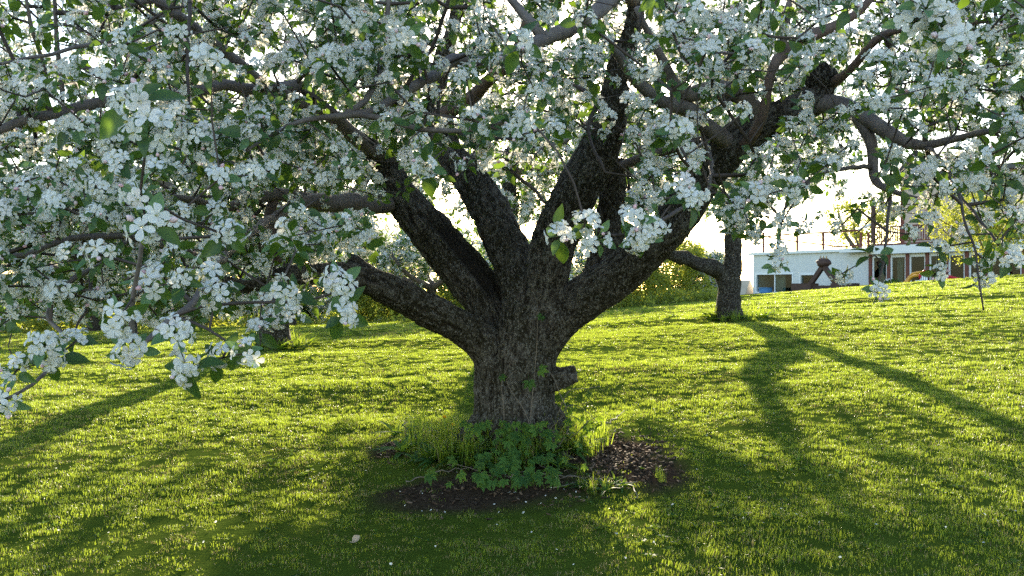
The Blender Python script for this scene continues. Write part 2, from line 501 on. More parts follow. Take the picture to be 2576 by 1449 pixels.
def bud_geo(mb=0, mg=1, s=1.0):
    g = Geo(); V = [(0, 0, 0)]; Fc = []
    for z, r_ in ((.003, .0045), (.009, .0065), (.014, .0035)):
        for j in range(6): V.append((r_ * s * math.cos(j * 1.047), r_ * s * math.sin(j * 1.047), z * s))
    V.append((0, 0, .017 * s))
    for j in range(6):
        q = (j + 1) % 6
        Fc += [(0, 1 + q, 1 + j), (1 + j, 1 + q, 7 + q, 7 + j), (7 + j, 7 + q, 13 + q, 13 + j), (13 + j, 13 + q, 19)]
    return g.add(V, Fc, mb)
rs = random.Random(5)
CM = [m_petal, m_stamen, m_leaf, m_pedicel, m_bud, m_leafpale]      # slot order of a cluster mesh
fl_geos = [flower_geo(cup, rs) for cup in (0.10, 0.30, 0.45, 0.60, 0.80, 1.05, 1.25)]
fl_me = [g.mesh('flower', [m_petal, m_stamen]) for g in fl_geos]
lf_geos = [leaf_geo(.055, .016, .45, .3, 2), leaf_geo(.046, .0145, .6, .55, 2), leaf_geo(.064, .019, .35, .25, 2), leaf_geo(.045, .012, .6, .1, 5)]
lf_me = [leaf_geo(.055, .016, .45, .3).mesh('leaf', m_leaf), leaf_geo(.046, .0145, .6, .55).mesh('leaf', m_leaf), leaf_geo(.064, .019, .35, .25).mesh('leaf', m_leaf), leaf_geo(.045, .012, .6, .1).mesh('leaf', m_leafpale)]
bud_g = bud_geo(4)
def make_cluster(nf, nl, rs, pale=0.15):
    c = {'fl': [], 'lf': [], 'stem': Geo(), 'bud': []}
    for i in range(nf):
        t = (i + .5) / nf; pol = math.acos(1 - 0.95 * t) * rs.uniform(.85, 1.1); az = i * 2.4 + rs.uniform(-.4, .4)
        d = np.array([math.sin(pol) * math.cos(az), math.sin(pol) * math.sin(az), math.cos(pol)])
        L = rs.uniform(.024, .042); p = d * L
        nd = d + np.array([rs.uniform(-.5, .5) for _ in range(3)])
        tube(c['stem'], [(0, 0, -.004), p * .6, p], [.0012, .0011, .0016], 4, 3)
        if rs.random() < .12: c['bud'].append(M4(align(nd, 0), p, rs.uniform(.8, 1.2)))
        else: c['fl'].append((M4(align(nd, rs.uniform(0, 6.28)), p, rs.uniform(.78, 1.1)), rs.choice([0, 1, 1, 2, 2, 3, 3, 4, 5, 6])))
    for i in range(nl):
        az = i * 6.283 / nl + rs.uniform(-.5, .5); el = rs.uniform(-.7, .35) if nf else rs.uniform(-.5, .9)
        d = np.array([math.cos(az) * math.cos(el), math.sin(az) * math.cos(el), math.sin(el)])
        up = np.array([0, 0, 1.0]); up = up - (up @ d) * d; up /= np.linalg.norm(up)
        tw = rs.uniform(-.7, .7); sd_ = np.cross(up, d)
        y_ = sd_ * math.cos(tw) + up * math.sin(tw)
        Rm = np.stack([d, y_, np.cross(d, y_)], 1)
        p = d * rs.uniform(.012, .024)
        tube(c['stem'], [(0, 0, -.006), p], [.0011, .0009], 4, 3)
        c['lf'].append((M4(Rm, p, rs.uniform(.8, 1.25)), 3 if rs.random() < pale else rs.choice([0, 1, 2])))
    gb, gl = Geo(), Geo()
    gb.addg(c['stem'])
    for T, v in c['fl']: gb.addg(fl_geos[v], T)
    for T in c['bud']: gb.addg(bud_g, T)
    for T, v in c['lf']: gl.addg(lf_geos[v], T)
    c['gb'], c['gl'] = gb, gl
    c['mb'] = gb.mesh('blossom_cluster', CM); c['ml'] = gl.mesh('leaf_whorl', CM)
    gs_ = Geo().addg(c['stem'])
    for T in c['bud']: gs_.addg(bud_g, T)
    c['ms'] = gs_.mesh('blossom_stalk', CM)
    c['all'] = Geo().addg(gb).addg(gl).mesh('blossom_spray', CM)
    return c
clusters = [make_cluster(nf, nl, rs) for nf, nl in ((7, 5), (7, 4), (7, 5), (7, 4), (6, 5), (8, 5))]
shoots = [make_cluster(0, nl, rs, .3) for nl in (6, 7)]
VAR = clusters + shoots                                  # 0-5 with flowers, 6-7 leaves only
src_b = [source('blossom_source_%d' % i, c['mb']) for i, c in enumerate(clusters)]
src_l = [source('leaf_source_%d' % i, c['ml']) for i, c in enumerate(VAR)]
src_a = [source('spray_source_%d' % i, c['all']) for i, c in enumerate(VAR)]
far_b = []
for i in range(3):                                       # loose sprays for trees far behind
    g = Geo()
    for j in range(5):
        c = VAR[rs.choice([0, 1, 2, 3, 4, 5, 6])]
        T = M4(align([rs.gauss(0, 1), rs.gauss(0, 1), rs.gauss(.4, 1)], rs.uniform(0, 6)), [rs.gauss(0, .07), rs.gauss(0, .07), rs.gauss(0, .07)], 1.3)
        g.addg(c['gb'], T).addg(c['gl'], T)
    far_b.append(source('far_spray_%d' % i, g.mesh('far_spray', CM)))
far_l = []
for i in range(3):                                       # spring-green leaf sprays for shrubs
    g = Geo()
    for j in range(26):
        d = np.array([rs.gauss(0, 1), rs.gauss(0, 1), rs.gauss(.3, 1)])
        g.addg(leaf_geo(.07, .026, .3, .3, 0), M4(align(d, rs.uniform(0, 6)) @ np.array([[0, 0, 1], [0, 1, 0], [-1, 0, 0]]).T, [rs.gauss(0, .10), rs.gauss(0, .10), rs.gauss(0, .10)], rs.uniform(.7, 1.2)))
    far_l.append(source('leaf_spray_%d' % i, g.mesh('leaf_spray', m_yellowleaf)))

# ------------------------------------------------------------------ branch growth
def grow(nodes, rad, tips, step=0.12, jit=0.02, sag=0.06, maxlen=9.0, rmin=.0022, pw=2.5):
    """join every tip to the nearest point of the growing skeleton; returns pos, parent, radius, n0, node of each tip"""
    n0 = len(nodes)
    pos = np.zeros((n0 + 40 * len(tips) + 100, 3)); pos[:n0] = nodes
    par = -np.ones(len(pos), int); n = n0; tipn = -np.ones(len(tips), int)
    d0 = np.array([np.min(np.sum((nodes - t) ** 2, 1)) for t in tips])
    for q in np.argsort(d0):
        t = tips[q]
        dv = t - pos[:n]; ds = np.sqrt(np.sum(dv * dv, 1))
        cost = ds * (1 + 0.25 * np.clip(-dv[:, 2] / (ds + 1e-6), 0, 1)); cost[:n0] *= 1.15
        i = int(np.argmin(cost)); L = ds[i]
        if L > maxlen: continue
        m = max(1, int(L / step)); a = pos[i]; last = i
        side = rng.normal(size=3) * L * 0.10; side[2] += sag * L
        for s in range(1, m + 1):
            f = s / m
            pos[n] = a + (t - a) * f + side * math.sin(math.pi * f) + (rng.normal(size=3) * jit * min(1, L) if s < m else 0)
            par[n] = last; last = n; n += 1
        tipn[q] = last
    pos, par = pos[:n], par[:n]
    acc = np.zeros(n); nch = np.zeros(n, int)
    r = np.zeros(n)
    for i in range(n - 1, n0 - 1, -1):
        r[i] = max(rmin, acc[i] ** (1 / pw)) if acc[i] > 0 else rmin
        acc[par[i]] += r[i] ** pw
    r[:n0] = rad
    for i in range(n0, n):                               # no child thicker than what carries it
        r[i] = min(r[i], r[par[i]] * .95)
    return pos, par, r, n0, tipn

def twig_mesh(name, pos, par, r, n0, mat_, k=5):
    n = len(pos); idx = np.arange(n0, n)
    tan = pos[idx] - pos[par[idx]]; tan /= np.linalg.norm(tan, axis=1)[:, None] + 1e-9
    ref = np.tile(np.array([.31, .22, .92]), (len(idx), 1)); bad = np.abs(np.sum(tan * ref, 1)) > .95
    ref[bad] = (.9, -.3, .1)
    u = np.cross(ref, tan); u /= np.linalg.norm(u, axis=1)[:, None]; v = np.cross(tan, u)
    ang = np.linspace(0, 2 * math.pi, k, endpoint=False)
    ring = lambda ctr, rr: ctr[:, None, :] + rr[:, None, None] * (np.cos(ang)[None, :, None] * u[:, None, :] + np.sin(ang)[None, :, None] * v[:, None, :])
    end = ring(pos[idx], r[idx])
    mainc = {}
    for j in idx:                                        # the thickest child continues its parent's ring
        p = par[j]
        if p >= n0 and (p not in mainc or r[j] > r[mainc[p]]): mainc[p] = j
    cont = np.array([par[j] >= n0 and mainc[par[j]] == j for j in idx])
    st = ring(pos[par[idx]], np.where(par[idx] >= n0, np.minimum(r[par[idx]], r[idx] * 1.15), r[idx] * 1.3))
    V = np.concatenate([end.reshape(-1, 3), st.reshape(-1, 3)])
    m = len(idx); q = np.arange(m)
    base = np.where(cont, (par[idx] - n0) * k, (m + q) * k)
    Fc = []
    for j in range(k):
        j2 = (j + 1) % k
        Fc.append(np.stack([base + j, base + j2, q * k + j2, q * k + j], 1))
    me = bpy.data.meshes.new(name); me.from_pydata(V.tolist(), [], np.concatenate(Fc).tolist())
    me.polygons.foreach_set('use_smooth', [True] * len(me.polygons)); me.materials.append(mat_)
    return me

# ------------------------------------------------------------------ the old apple tree
TB = np.array([0.03, 5.7, float(H(0.03, 5.7))])
tree = empty('apple_tree', TB, 'huge old apple tree in full white blossom with creeper round its thick trunk', 'tree', 'blossoming apple trees of the orchard')
LIMBS = {   # (px, py, depth, radius px)
 'low_left': [(1246, 1150, 5.66, 60), (1244, 1000, 5.66, 50), (1240, 900, 5.66, 50), (1196, 848, 5.62, 47), (1130, 808, 5.52, 42), (1030, 755, 5.38, 40), (945, 712, 5.25, 37), (880, 696, 5.15, 33), (800, 690, 5.02, 25), (735, 692, 4.92, 22), (680, 706, 4.8, 19), (620, 720, 4.65, 16), (540, 705, 4.4, 13)],
 'hollow': [(1262, 1150, 5.88, 62), (1258, 950, 5.86, 55), (1252, 850, 5.84, 56), (1222, 760, 5.85, 56), (1170, 685, 5.88, 58), (1100, 600, 5.92, 55), (1035, 525, 5.95, 47), (985, 460, 5.95, 41), (962, 402, 5.86, 30), (925, 365, 5.65, 23), (880, 335, 5.42, 17)],
 'centre': [(1300, 1150, 5.58, 74), (1302, 1000, 5.58, 64), (1312, 860, 5.60, 62), (1325, 745, 5.66, 62), (1285, 640, 5.78, 54), (1240, 545, 5.9, 50), (1195, 465, 6.0, 45), (1145, 405, 6.1, 37), (1108, 330, 6.15, 29), (1097, 270, 6.15, 26), (1103, 200, 6.1, 22), (1125, 120, 6.0, 19), (1150, 20, 5.9, 16), (1160, -120, 5.8, 11)],
 'centre_right': [(1328, 1150, 5.66, 60), (1335, 950, 5.64, 52), (1350, 800, 5.62, 56), (1372, 690, 5.58, 56), (1402, 590, 5.52, 55), (1440, 500, 5.46, 57), (1490, 410, 5.40, 53), (1528, 320, 5.34, 45), (1545, 250, 5.28, 35), (1556, 170, 5.2, 29), (1590, 70, 5.1, 25), (1605, -60, 5.0, 20), (1610, -240, 4.9, 14)],
 'big_right': [(1345, 1150, 5.72, 56), (1348, 1000, 5.70, 45), (1358, 890, 5.66, 46), (1412, 802, 5.60, 52), (1490, 738, 5.52, 54), (1575, 678, 5.44, 54), (1650, 610, 5.36, 50), (1715, 530, 5.30, 47), (1770, 448, 5.25, 44), (1830, 378, 5.20, 44), (1900, 318, 5.16, 42), (1985, 285, 5.12, 40), (2050, 250, 5.1, 38), (2068, 200, 5.1, 34)],
 'dead': [(1500, 700, 5.60, 36), (1528, 620, 5.64, 36), (1540, 520, 5.68, 35), (1545, 440, 5.7, 31), (1552, 395, 5.7, 24)],
  'knot': [(1365, 962, 5.66, 34), (1405, 952, 5.64, 28), (1432, 946, 5.62, 25), (1448, 943, 5.61, 21)],
 'stub': [(985, 735, 5.34, 26), (930, 690, 5.28, 22), (882, 660, 5.22, 19)],
}
BR = [      # visible smaller limbs: material, points
 ('s', [(975, 410, 5.9, 18), (950, 384, 5.77, 20), (890, 341, 5.45, 19), (817, 284, 5.1, 18), (710, 236, 4.75, 16), (635, 189, 4.5, 15), (540, 110, 4.2, 14), (480, 60, 4.05, 13), (400, 10, 3.9, 12), (330, -60, 3.8, 10)]),
 ('s', [(470, 50, 4.0, 11), (418, 34, 3.9, 8), (337, 81, 3.75, 7), (240, 108, 3.6, 6), (130, 135, 3.4, 5), (0, 165, 3.2, 4)]),
 ('s', [(450, 30, 4.0, 11), (390, 2, 3.9, 9), (340, 8, 3.8, 9), (285, 24, 3.7, 6)]),
 ('s', [(830, 290, 5.1, 17), (760, 222, 4.9, 16), (690, 222, 4.75, 15), (640, 226, 4.65, 15), (560, 216, 4.5, 14), (490, 228, 4.35, 14), (380, 240, 4.2, 14), (240, 257, 4.0, 14), (140, 287, 3.85, 14), (78, 294, 3.75, 12), (0, 322, 3.65, 11), (-90, 340, 3.5, 9)]),
 ('s', [(140, 285, 3.85, 8), (116, 262, 3.8, 7), (118, 209, 3.75, 6), (105, 152, 3.7, 5), (78, 61, 3.6, 5), (61, -20, 3.55, 4)]),
 ('s', [(154, 284, 3.9, 7), (153, 230, 3.85, 6), (149, 135, 3.8, 6), (138, 0, 3.75, 5), (132, -70, 3.7, 4)]),
 ('s', [(1030, 508, 6.0, 18), (990, 512, 5.92, 22), (950, 515, 5.8, 25), (880, 512, 5.55, 24), (800, 508, 5.3, 21), (700, 490, 5.05, 17), (640, 500, 4.9, 15), (560, 522, 4.7, 12), (500, 505, 4.5, 10), (430, 496, 4.3, 9), (330, 470, 4.1, 7)]),
 ('s', [(820, 500, 5.35, 20), (740, 520, 5.0, 16), (660, 570, 4.4, 13), (600, 610, 3.7, 12), (545, 661, 2.95, 10), (506, 724, 2.75, 9), (470, 775, 2.6, 9), (439, 794, 2.5, 8), (392, 838, 2.42, 8), (361, 865, 2.38, 7), (334, 848, 2.34, 6), (337, 747, 2.28, 6), (348, 660, 2.2, 6), (357, 610, 2.15, 5)]),
 ('r', [(690, 495, 5.05, 14), (676, 545, 5.0, 13), (690, 600, 4.95, 12), (700, 660, 4.9, 9)]),
 ('t', [(439, 794, 2.5, 5), (510, 768, 2.5, 4), (640, 762, 2.5, 4), (780, 752, 2.45, 3.5), (845, 738, 2.42, 3)]),
 ('t', [(439, 794, 2.5, 5), (490, 815, 2.46, 4), (520, 832, 2.4, 3.5), (580, 862, 2.36, 3)]),
 ('s', [(560, 705, 4.45, 12), (480, 640, 4.1, 10), (330, 600, 3.7, 9), (180, 600, 3.5, 8), (63, 642, 3.3, 7), (-60, 640, 3.2, 6)]),
 ('s', [(330, 600, 3.7, 8), (251, 668, 3.5, 7), (169, 716, 3.35, 7), (120, 790, 3.1, 6), (160, 850, 2.85, 5), (114, 935, 2.65, 5), (59, 986, 2.55, 4), (0, 1018, 2.5, 4), (-60, 1050, 2.45, 3)]),
 ('t', [(251, 668, 3.5, 5), (231, 690, 3.4, 5), (220, 771, 3.2, 4), (188, 830, 3.0, 3)]),
 ('s', [(1600, 0, 5.05, 23), (1560, -20, 4.85, 23), (1498, 30, 4.55, 21), (1430, 74, 4.35, 20), (1363, 98, 4.2, 19), (1289, 135, 4.05, 18), (1221, 160, 3.95, 17), (1143, 152, 3.85, 17), (1093, 189, 3.75, 15), (1018, 235, 3.62, 13), (934, 280, 3.5, 11), (860, 288, 3.4, 9), (800, 300, 3.3, 7), (720, 320, 3.2, 5), (620, 380, 3.0, 4)]),
 ('s', [(900, 286, 3.46, 8), (980, 305, 3.42, 7), (1060, 325, 3.38, 7), (1150, 330, 3.34, 6), (1240, 320, 3.3, 5), (1300, 296, 3.25, 4)]),
 ('t', [(1018, 235, 3.6, 6), (1045, 180, 3.55, 5), (1085, 120, 3.5, 5), (1127, 15, 3.4, 5), (1140, -60, 3.35, 4)]),
 ('s', [(870, 287, 3.42, 9), (920, 252, 3.5, 8), (950, 195, 3.55, 8), (965, 120, 3.6, 7), (980, 10, 3.6, 6), (985, -80, 3.6, 5)]),
 ('s', [(1370, 98, 4.2, 15), (1330, 50, 4.2, 13), (1300, 10, 4.2, 11), (1250, -50, 4.2, 9)]),
 ('r', [(1100, 300, 6.1, 20), (1180, 250, 5.9, 18), (1230, 200, 5.7, 16), (1290, 150, 5.5, 13), (1330, 40, 5.3, 10)]),
 ('t', [(1440, 210, 4.6, 6), (1500, 250, 4.4, 6), (1480, 330, 4.2, 5), (1520, 435, 4.0, 4)]),
 ('t', [(1100, 300, 4.6, 7), (1170, 345, 4.4, 6), (1310, 450, 4.1, 5), (1370, 510, 3.9, 4)]),
 ('s', [(1850, 375, 5.2, 24), (1800, 335, 5.05, 22), (1730, 275, 4.9, 21), (1656, 252, 4.75, 18), (1600, 200, 4.6, 14), (1540, 120, 4.45, 11), (1470, 40, 4.3, 8)]),
 ('s', [(1910, 312, 5.15, 26), (1875, 250, 5.05, 24), (1800, 226, 4.95, 23), (1730, 236, 4.85, 19), (1690, 200, 4.75, 14), (1640, 100, 4.6, 10), (1600, 20, 4.5, 8)]),
 ('r', [(1840, 385, 5.25, 17), (1893, 345, 5.0, 14), (1922, 280, 4.9, 13), (1938, 200, 4.85, 12), (1955, 150, 4.85, 14), (2010, 105, 4.9, 17), (2075, 75, 4.95, 14), (2170, 20, 5.0, 10), (2230, -60, 5.0, 8)]),
 ('s', [(1965, 140, 4.87, 14), (1972, 80, 4.8, 14), (1985, 20, 4.75, 12), (2000, -60, 4.7, 10)]),
 ('s', [(2045, 262, 5.1, 28), (2110, 266, 5.0, 24), (2180, 298, 4.85, 21), (2250, 342, 4.7, 18), (2310, 365, 4.55, 13), (2400, 350, 4.35, 10), (2500, 330, 4.1, 8), (2640, 330, 3.9, 6)]),
 ('s', [(2150, 282, 4.9, 18), (2190, 350, 4.85, 15), (2200, 440, 4.8, 12), (2240, 480, 4.6, 8), (2330, 500, 4.3, 6), (2400, 470, 3.6, 5)]),
 ('r', [(2068, 210, 5.1, 18), (2120, 190, 4.95, 12), (2205, 100, 4.7, 10), (2250, 78, 4.6, 9), (2325, 66, 4.4, 8), (2420, 60, 4.1, 6), (2600, 40, 3.8, 5)]),
 ('t', [(2330, 370, 4.5, 7), (2370, 410, 3.9, 5), (2400, 473, 3.3, 4), (2430, 547, 3.1, 3.5), (2455, 638, 3.0, 3), (2466, 730, 2.95, 2.6), (2472, 785, 2.95, 2)]),
 ('t', [(2300, 380, 4.5, 7), (2250, 450, 3.9, 5), (2232, 560, 3.4, 4), (2228, 600, 3.3, 3.5), (2212, 690, 3.2, 3), (2200, 740, 3.15, 2)]),
 ('t', [(2400, 470, 3.6, 5), (2470, 560, 3.3, 4), (2520, 620, 3.1, 3.5), (2600, 680, 3.0, 3)]),
 ('t', [(2190, 420, 4.8, 7), (2080, 430, 4.2, 5), (1990, 500, 3.6, 4), (1960, 600, 3.2, 3.5), (1952, 680, 3.05, 3)]),
 ('s', [(1545, 430, 5.7, 14), (1590, 405, 5.6, 13), (1640, 386, 5.5, 12), (1700, 376, 5.4, 10), (1790, 340, 5.2, 8)]),
 ('t', [(1770, 345, 5.1, 8), (1790, 420, 4.2, 6), (1770, 490, 3.3, 5), (1700, 530, 2.85, 5), (1620, 575, 2.7, 4.5), (1540, 590, 2.65, 4), (1470, 575, 2.62, 3.5), (1415, 590, 2.6, 2.5)]),
 ('t', [(476, 5, 3.2, 5), (474, 120, 3.1, 5), (472, 240, 3.05, 4), (470, 380, 3.0, 3)]),
]
traced = []                                             # every limb resampled: rows x y z r
def trace(pts, step):
    rows = [np.append(P(a, b, d), r_ / F * d) for a, b, d, r_ in pts]
    return spline(rows, step)
limb_rows = {n: trace(p, 0.05) for n, p in LIMBS.items()}
# one continuous skin over trunk and great limbs
g = Geo()
for n, rows in limb_rows.items(): tube(g, rows[:, :3], np.maximum(rows[:, 3], .02), 20, 0, True)
for ang, ln in ((2.6, .55), (3.6, .5), (4.5, .45), (5.4, .5), (0.2, .5), (1.4, .4)):      # roots
    dx, dy = math.cos(ang), math.sin(ang)
    rp = []
    for f in np.linspace(0, 1, 7):
        x, y = TB[0] + dx * (.12 + ln * f), TB[1] + .0 + dy * (.12 + ln * f)
        rp.append((x, y, float(H(x, y)) + .20 * (1 - f) ** 2 - .05 * f - .02, .10 * (1 - f) + .03))
    rp = np.array(rp); tube(g, rp[:, :3], rp[:, 3], 12, 0, True)
tmp = obj('trunk_tmp', g.mesh('trunk_tmp', m_oldbark))
md = tmp.modifiers.new('r', 'REMESH'); md.mode = 'VOXEL'; md.voxel_size = 0.0095; md.use_smooth_shade = True
md = tmp.modifiers.new('s', 'SMOOTH'); md.factor = 0.5; md.iterations = 9
dg = bpy.context.evaluated_depsgraph_get(); dg.update()
sk = bpy.data.meshes.new_from_object(tmp.evaluated_get(dg))
bpy.data.objects.remove(tmp)
nv = len(sk.vertices)
V = np.zeros(nv * 3); sk.vertices.foreach_get('co', V); V = V.reshape(-1, 3)
Nn = np.zeros(nv * 3); sk.vertices.foreach_get('normal', Nn); Nn = Nn.reshape(-1, 3)
allr = np.concatenate([r_ for r_ in limb_rows.values()])
lid = np.concatenate([np.full(len(r_), i) for i, r_ in enumerate(limb_rows.values())])
axis = np.concatenate([np.gradient(r_[:, :3], axis=0) for r_ in limb_rows.values()])
axis /= np.linalg.norm(axis, axis=1)[:, None]
near = np.zeros(nv, int)
for s in range(0, nv, 4000):
    dd = np.linalg.norm(V[s:s + 4000, None, :] - allr[None, :, :3], axis=2) - allr[None, :, 3]
    near[s:s + 4000] = np.argmin(dd, 1)
ax = axis[near]
arc, fu, fv = [], [], []                                 # arc length and a carried frame along every limb
for r_ in limb_rows.values():
    arc.append(np.concatenate([[0], np.cumsum(np.linalg.norm(np.diff(r_[:, :3], axis=0), axis=1))]) + 7.3 * len(arc))
    t_ = np.gradient(r_[:, :3], axis=0); t_ /= np.linalg.norm(t_, axis=1)[:, None]; pu = np.array([1.0, 0.3, 0.1])
    for q in t_:
        pu = pu - (pu @ q) * q; pu /= np.linalg.norm(pu); fu.append(pu); fv.append(np.cross(q, pu))
arc, fu, fv = np.concatenate(arc), np.array(fu), np.array(fv)
off = V - allr[near, :3]
Q = np.stack([np.sum(off * fu[near], 1), np.sum(off * fv[near], 1), 0.34 * (arc[near] + np.sum(off * ax, 1))], 1)
ridge = np.array([mnoise.ridged_multi_fractal(Vector(q * 27), 0.9, 2.1, 4, 1.0, 2.0) for q in Q])
fl = np.array([mnoise.noise(Vector(q * 46)) for q in Q])
lump = np.array([mnoise.fractal(Vector(q * 4.2), 1.0, 2.0, 3) for q in V])
rd = (ridge - ridge.mean()) / (ridge.std() + 1e-6)
hh = np.clip(rd, -2, 1.6) * .0046 + fl * .0040 + lump * .017
# the long rotten hollow on the upper side of one limb
hi = list(limb_rows).index('hollow')
rad_d = V - allr[near, :3]; rad_d /= np.linalg.norm(rad_d, axis=1)[:, None] + 1e-9
wd = np.array([0.60, -0.62, 0.50]); wd /= np.linalg.norm(wd)
face = rad_d @ wd
zpx = CY - (V[:, 2] - CAMZ) / V[:, 1] * F
inr = (lid[near] == hi) * np.clip((face - .70) / .16, 0, 1) * np.clip((770 - zpx) / 50, 0, 1) * np.clip((zpx - 530) / 40, 0, 1)
hh = hh * (1 - .6 * inr) - .050 * inr
V2 = V + Nn * hh[:, None]
sk.vertices.foreach_set('co', V2.ravel())
ra = np.clip(0.5 + rd * .28 + fl * .35, 0, 1); rotv = np.clip(inr * 1.0, 0, .9)
nf = len(sk.polygons); lo = np.zeros(nf, int); sk.polygons.foreach_get('loop_total', lo)
lv = np.zeros(len(sk.loops), int); sk.loops.foreach_get('vertex_index', lv)
ls = np.zeros(nf, int); sk.polygons.foreach_get('loop_start', ls)
sk.update()
VN = np.zeros(nv * 3); sk.vertices.foreach_get('normal', VN); VN = VN.reshape(-1, 3)
fz = np.array([zpx[lv[s]] for s in ls]); fl_id = lid[near[lv[ls]]]
ki = list(limb_rows).index('knot')
part = np.where((fz > 835) & ~((fl_id == ki) & (V[lv[ls], 0] > P(1408, 0, 5.64)[0])), -1, fl_id)
for pid, nm in [(-1, 'trunk')] + [(i, 'stub' if n in ('stub', 'knot') else 'limb') for i, n in enumerate(limb_rows)]:
    sel = np.where(part == pid)[0]
    if not len(sel): continue
    used = {}; fc = []
    for f in sel:
        fc.append([used.setdefault(int(v), len(used)) for v in lv[ls[f]:ls[f] + lo[f]]])
    ids = np.array(list(used.keys()))
    me = bpy.data.meshes.new(nm); me.from_pydata(V2[ids].tolist(), [], fc)
    me.polygons.foreach_set('use_smooth', [True] * len(fc)); me.materials.append(m_oldbark)
    for an, dat in (('ridge', ra), ('rot', rotv)):
        at = me.attributes.new(an, 'FLOAT', 'POINT'); at.data.foreach_set('value', dat[ids].astype(np.float32))
    me.normals_split_custom_set_from_vertices(VN[ids].tolist())
    o = obj(nm, me, tree)
    if nm == 'limb' and list(limb_rows)[pid] == 'hollow': o['label'] = 'leaning limb with a long dark rotten hollow'
bpy.data.meshes.remove(sk)
for rows in limb_rows.values(): traced.append(rows)
for mt, pts in BR:
    rows = trace(pts, 0.05)
    rows[:, :3] += np.array([[mnoise.noise(Vector((q[0] * 6, q[1] * 6, q[2] * 6 + i))) * .012 for i in (0, 9, 18)] for q in rows[:, :3]])
    rows[:, 3] *= 1 + .10 * np.array([mnoise.noise(Vector(q * 11)) for q in rows[:, :3]])
    g = Geo(); tube(g, rows[:, :3], rows[:, 3], 10 if mt != 't' else 7)
    obj('branch', g.mesh('branch', {'s': m_bark, 'r': m_redbark, 't': m_twig}[mt]), tree)
    traced.append(rows)
# gnarled burl where a limb was sawn off, and the burl low on the trunk
def lump_mesh(name, c, rx, ry, rz, seed, amp=.25, mt=m_oldbark, n=22):
    V, Fc = [], []
    for i in range(n + 1):
        th = math.pi * i / n
        for j in range(2 * n):
            ph = math.pi * j / n
            d = Vector((math.sin(th) * math.cos(ph), math.sin(th) * math.sin(ph), math.cos(th)))
            q = 1 + amp * mnoise.fractal(d * 2.3 + Vector((seed, 0, 0)), 1, 2, 5) + .25 * amp * mnoise.ridged_multi_fractal(d * 5 + Vector((seed, 3, 0)), 1, 2, 3, 1, 2)
            V.append((c[0] + d.x * rx * q, c[1] + d.y * ry * q, c[2] + d.z * rz * q))
    for i in range(n):
        for j in range(2 * n):
            a = i * 2 * n + j; b = i * 2 * n + (j + 1) % (2 * n)
            Fc.append((a, a + 2 * n, b + 2 * n, b))
    return Geo().add(V, Fc).mesh(name, mt)
obj('burl', lump_mesh('burl', P(2066, 200, 5.08), .085, .085, .085, 3), tree)

# ---- where the blossom sits
LBX = [-400, 0, 120, 250, 420, 560, 700, 780, 900, 935, 965, 1000, 1100, 1250, 1450, 1540, 1600, 1700, 1760, 1850, 1900, 1960, 2100, 2200, 2300, 2450, 2600, 3000]
LBY = [800, 820, 800, 800, 820, 800, 790, 770, 720, 640, 545, 500, 450, 430, 430, 500, 540, 520, 480, 590, 600, 500, 470, 540, 610, 620, 640, 640]
def accept_px(px, py):
    w = np.ones_like(px)
    lb = np.interp(px, LBX, LBY)
    w = np.where(py > lb, 0, w)
    w = np.where(py > lb - 120, .75 * w, w)
    w = np.where((px > 1930) & (py > 330), .42 * w, w)
    w = np.where((px > 1900) & (py > 490), .45 * w, w)
    w = np.where((px > 2040) & (px < 2210) & (py > 330) & (py < 560), .10, w)
    w = np.where((px > 2100) & (px < 2330) & (py < 330), .5 * w, w)
    w = np.where((px > 2330) & (py < 200), .55 * w, w)
    w = np.where((px < 190) & (py < 150), .35 * w, w)
    w = np.where((px < 900) & (py > 560), .72 * w, w)
    w = np.where((np.hypot(px - 1400, (py - 330) * 1.3) < 190), .6 * w, w)
    return w
TP = np.concatenate(traced)
TPX = CX + TP[:, 0] / TP[:, 1] * F; TPY = CY - (TP[:, 2] - CAMZ) / TP[:, 1] * F; TPR = TP[:, 3] / TP[:, 1] * F
keep_mask = (TPR > 8)
def sample_frame(n, dlo, dhi, hide=.5):
    out = []
    while len(out) < n:
        px = rng.uniform(-160, 2740, 4000); py = rng.uniform(-120, 1000, 4000); d = np.sqrt(rng.uniform(dlo ** 2, dhi ** 2, 4000))
        ok = rng.random(4000) < accept_px(px, py)
        for a, b, q in zip(px[ok], py[ok], d[ok]):
            p = P(a, b, q)
            if p[2] < float(H(p[0], p[1])) + .55 or p[2] > 4.6: continue
            if np.hypot(p[0] - TB[0], (p[1] - TB[1])) > 5.0: continue
            if mnoise.noise(Vector(p * 2.1)) + .5 * mnoise.noise(Vector(p * 5.0)) < -.10: continue
            cov = keep_mask & (np.hypot(TPX - a, TPY - b) < TPR + 70 / q) & (TP[:, 1] > q)
            if cov.any() and rng.random() < hide: continue
            out.append(p)
            if len(out) >= n: break
    return out
cl = sample_frame(900, 2.6, 3.7, .9) + sample_frame(2450, 3.5, 5.2, .86) + sample_frame(2100, 5.0, 7.2, .5) + sample_frame(950, 6.8, 9.6, .2)
n_in = len(cl)
while len(cl) < n_in + 1500:                             # the rest of the crown, beyond the picture's edges
    a = rng.uniform(0, 6.283); rr = 4.8 * math.sqrt(rng.random()); z = rng.uniform(1.9, 4.7)
    p = np.array([TB[0] + rr * math.cos(a), TB[1] + rr * math.sin(a), z])
    if ((rr / 5.0) ** 2 + ((z - 2.4) / 2.5) ** 2) > 1 or p[1] < 1.4: continue
    if ((rr / 5.0) ** 2 + ((z - 2.4) / 2.5) ** 2) < .25: continue
    e, u = (z - CAMZ) / p[1], p[0] / p[1]
    if e < .335 and abs(u) < .60: continue
    cl.append(p)
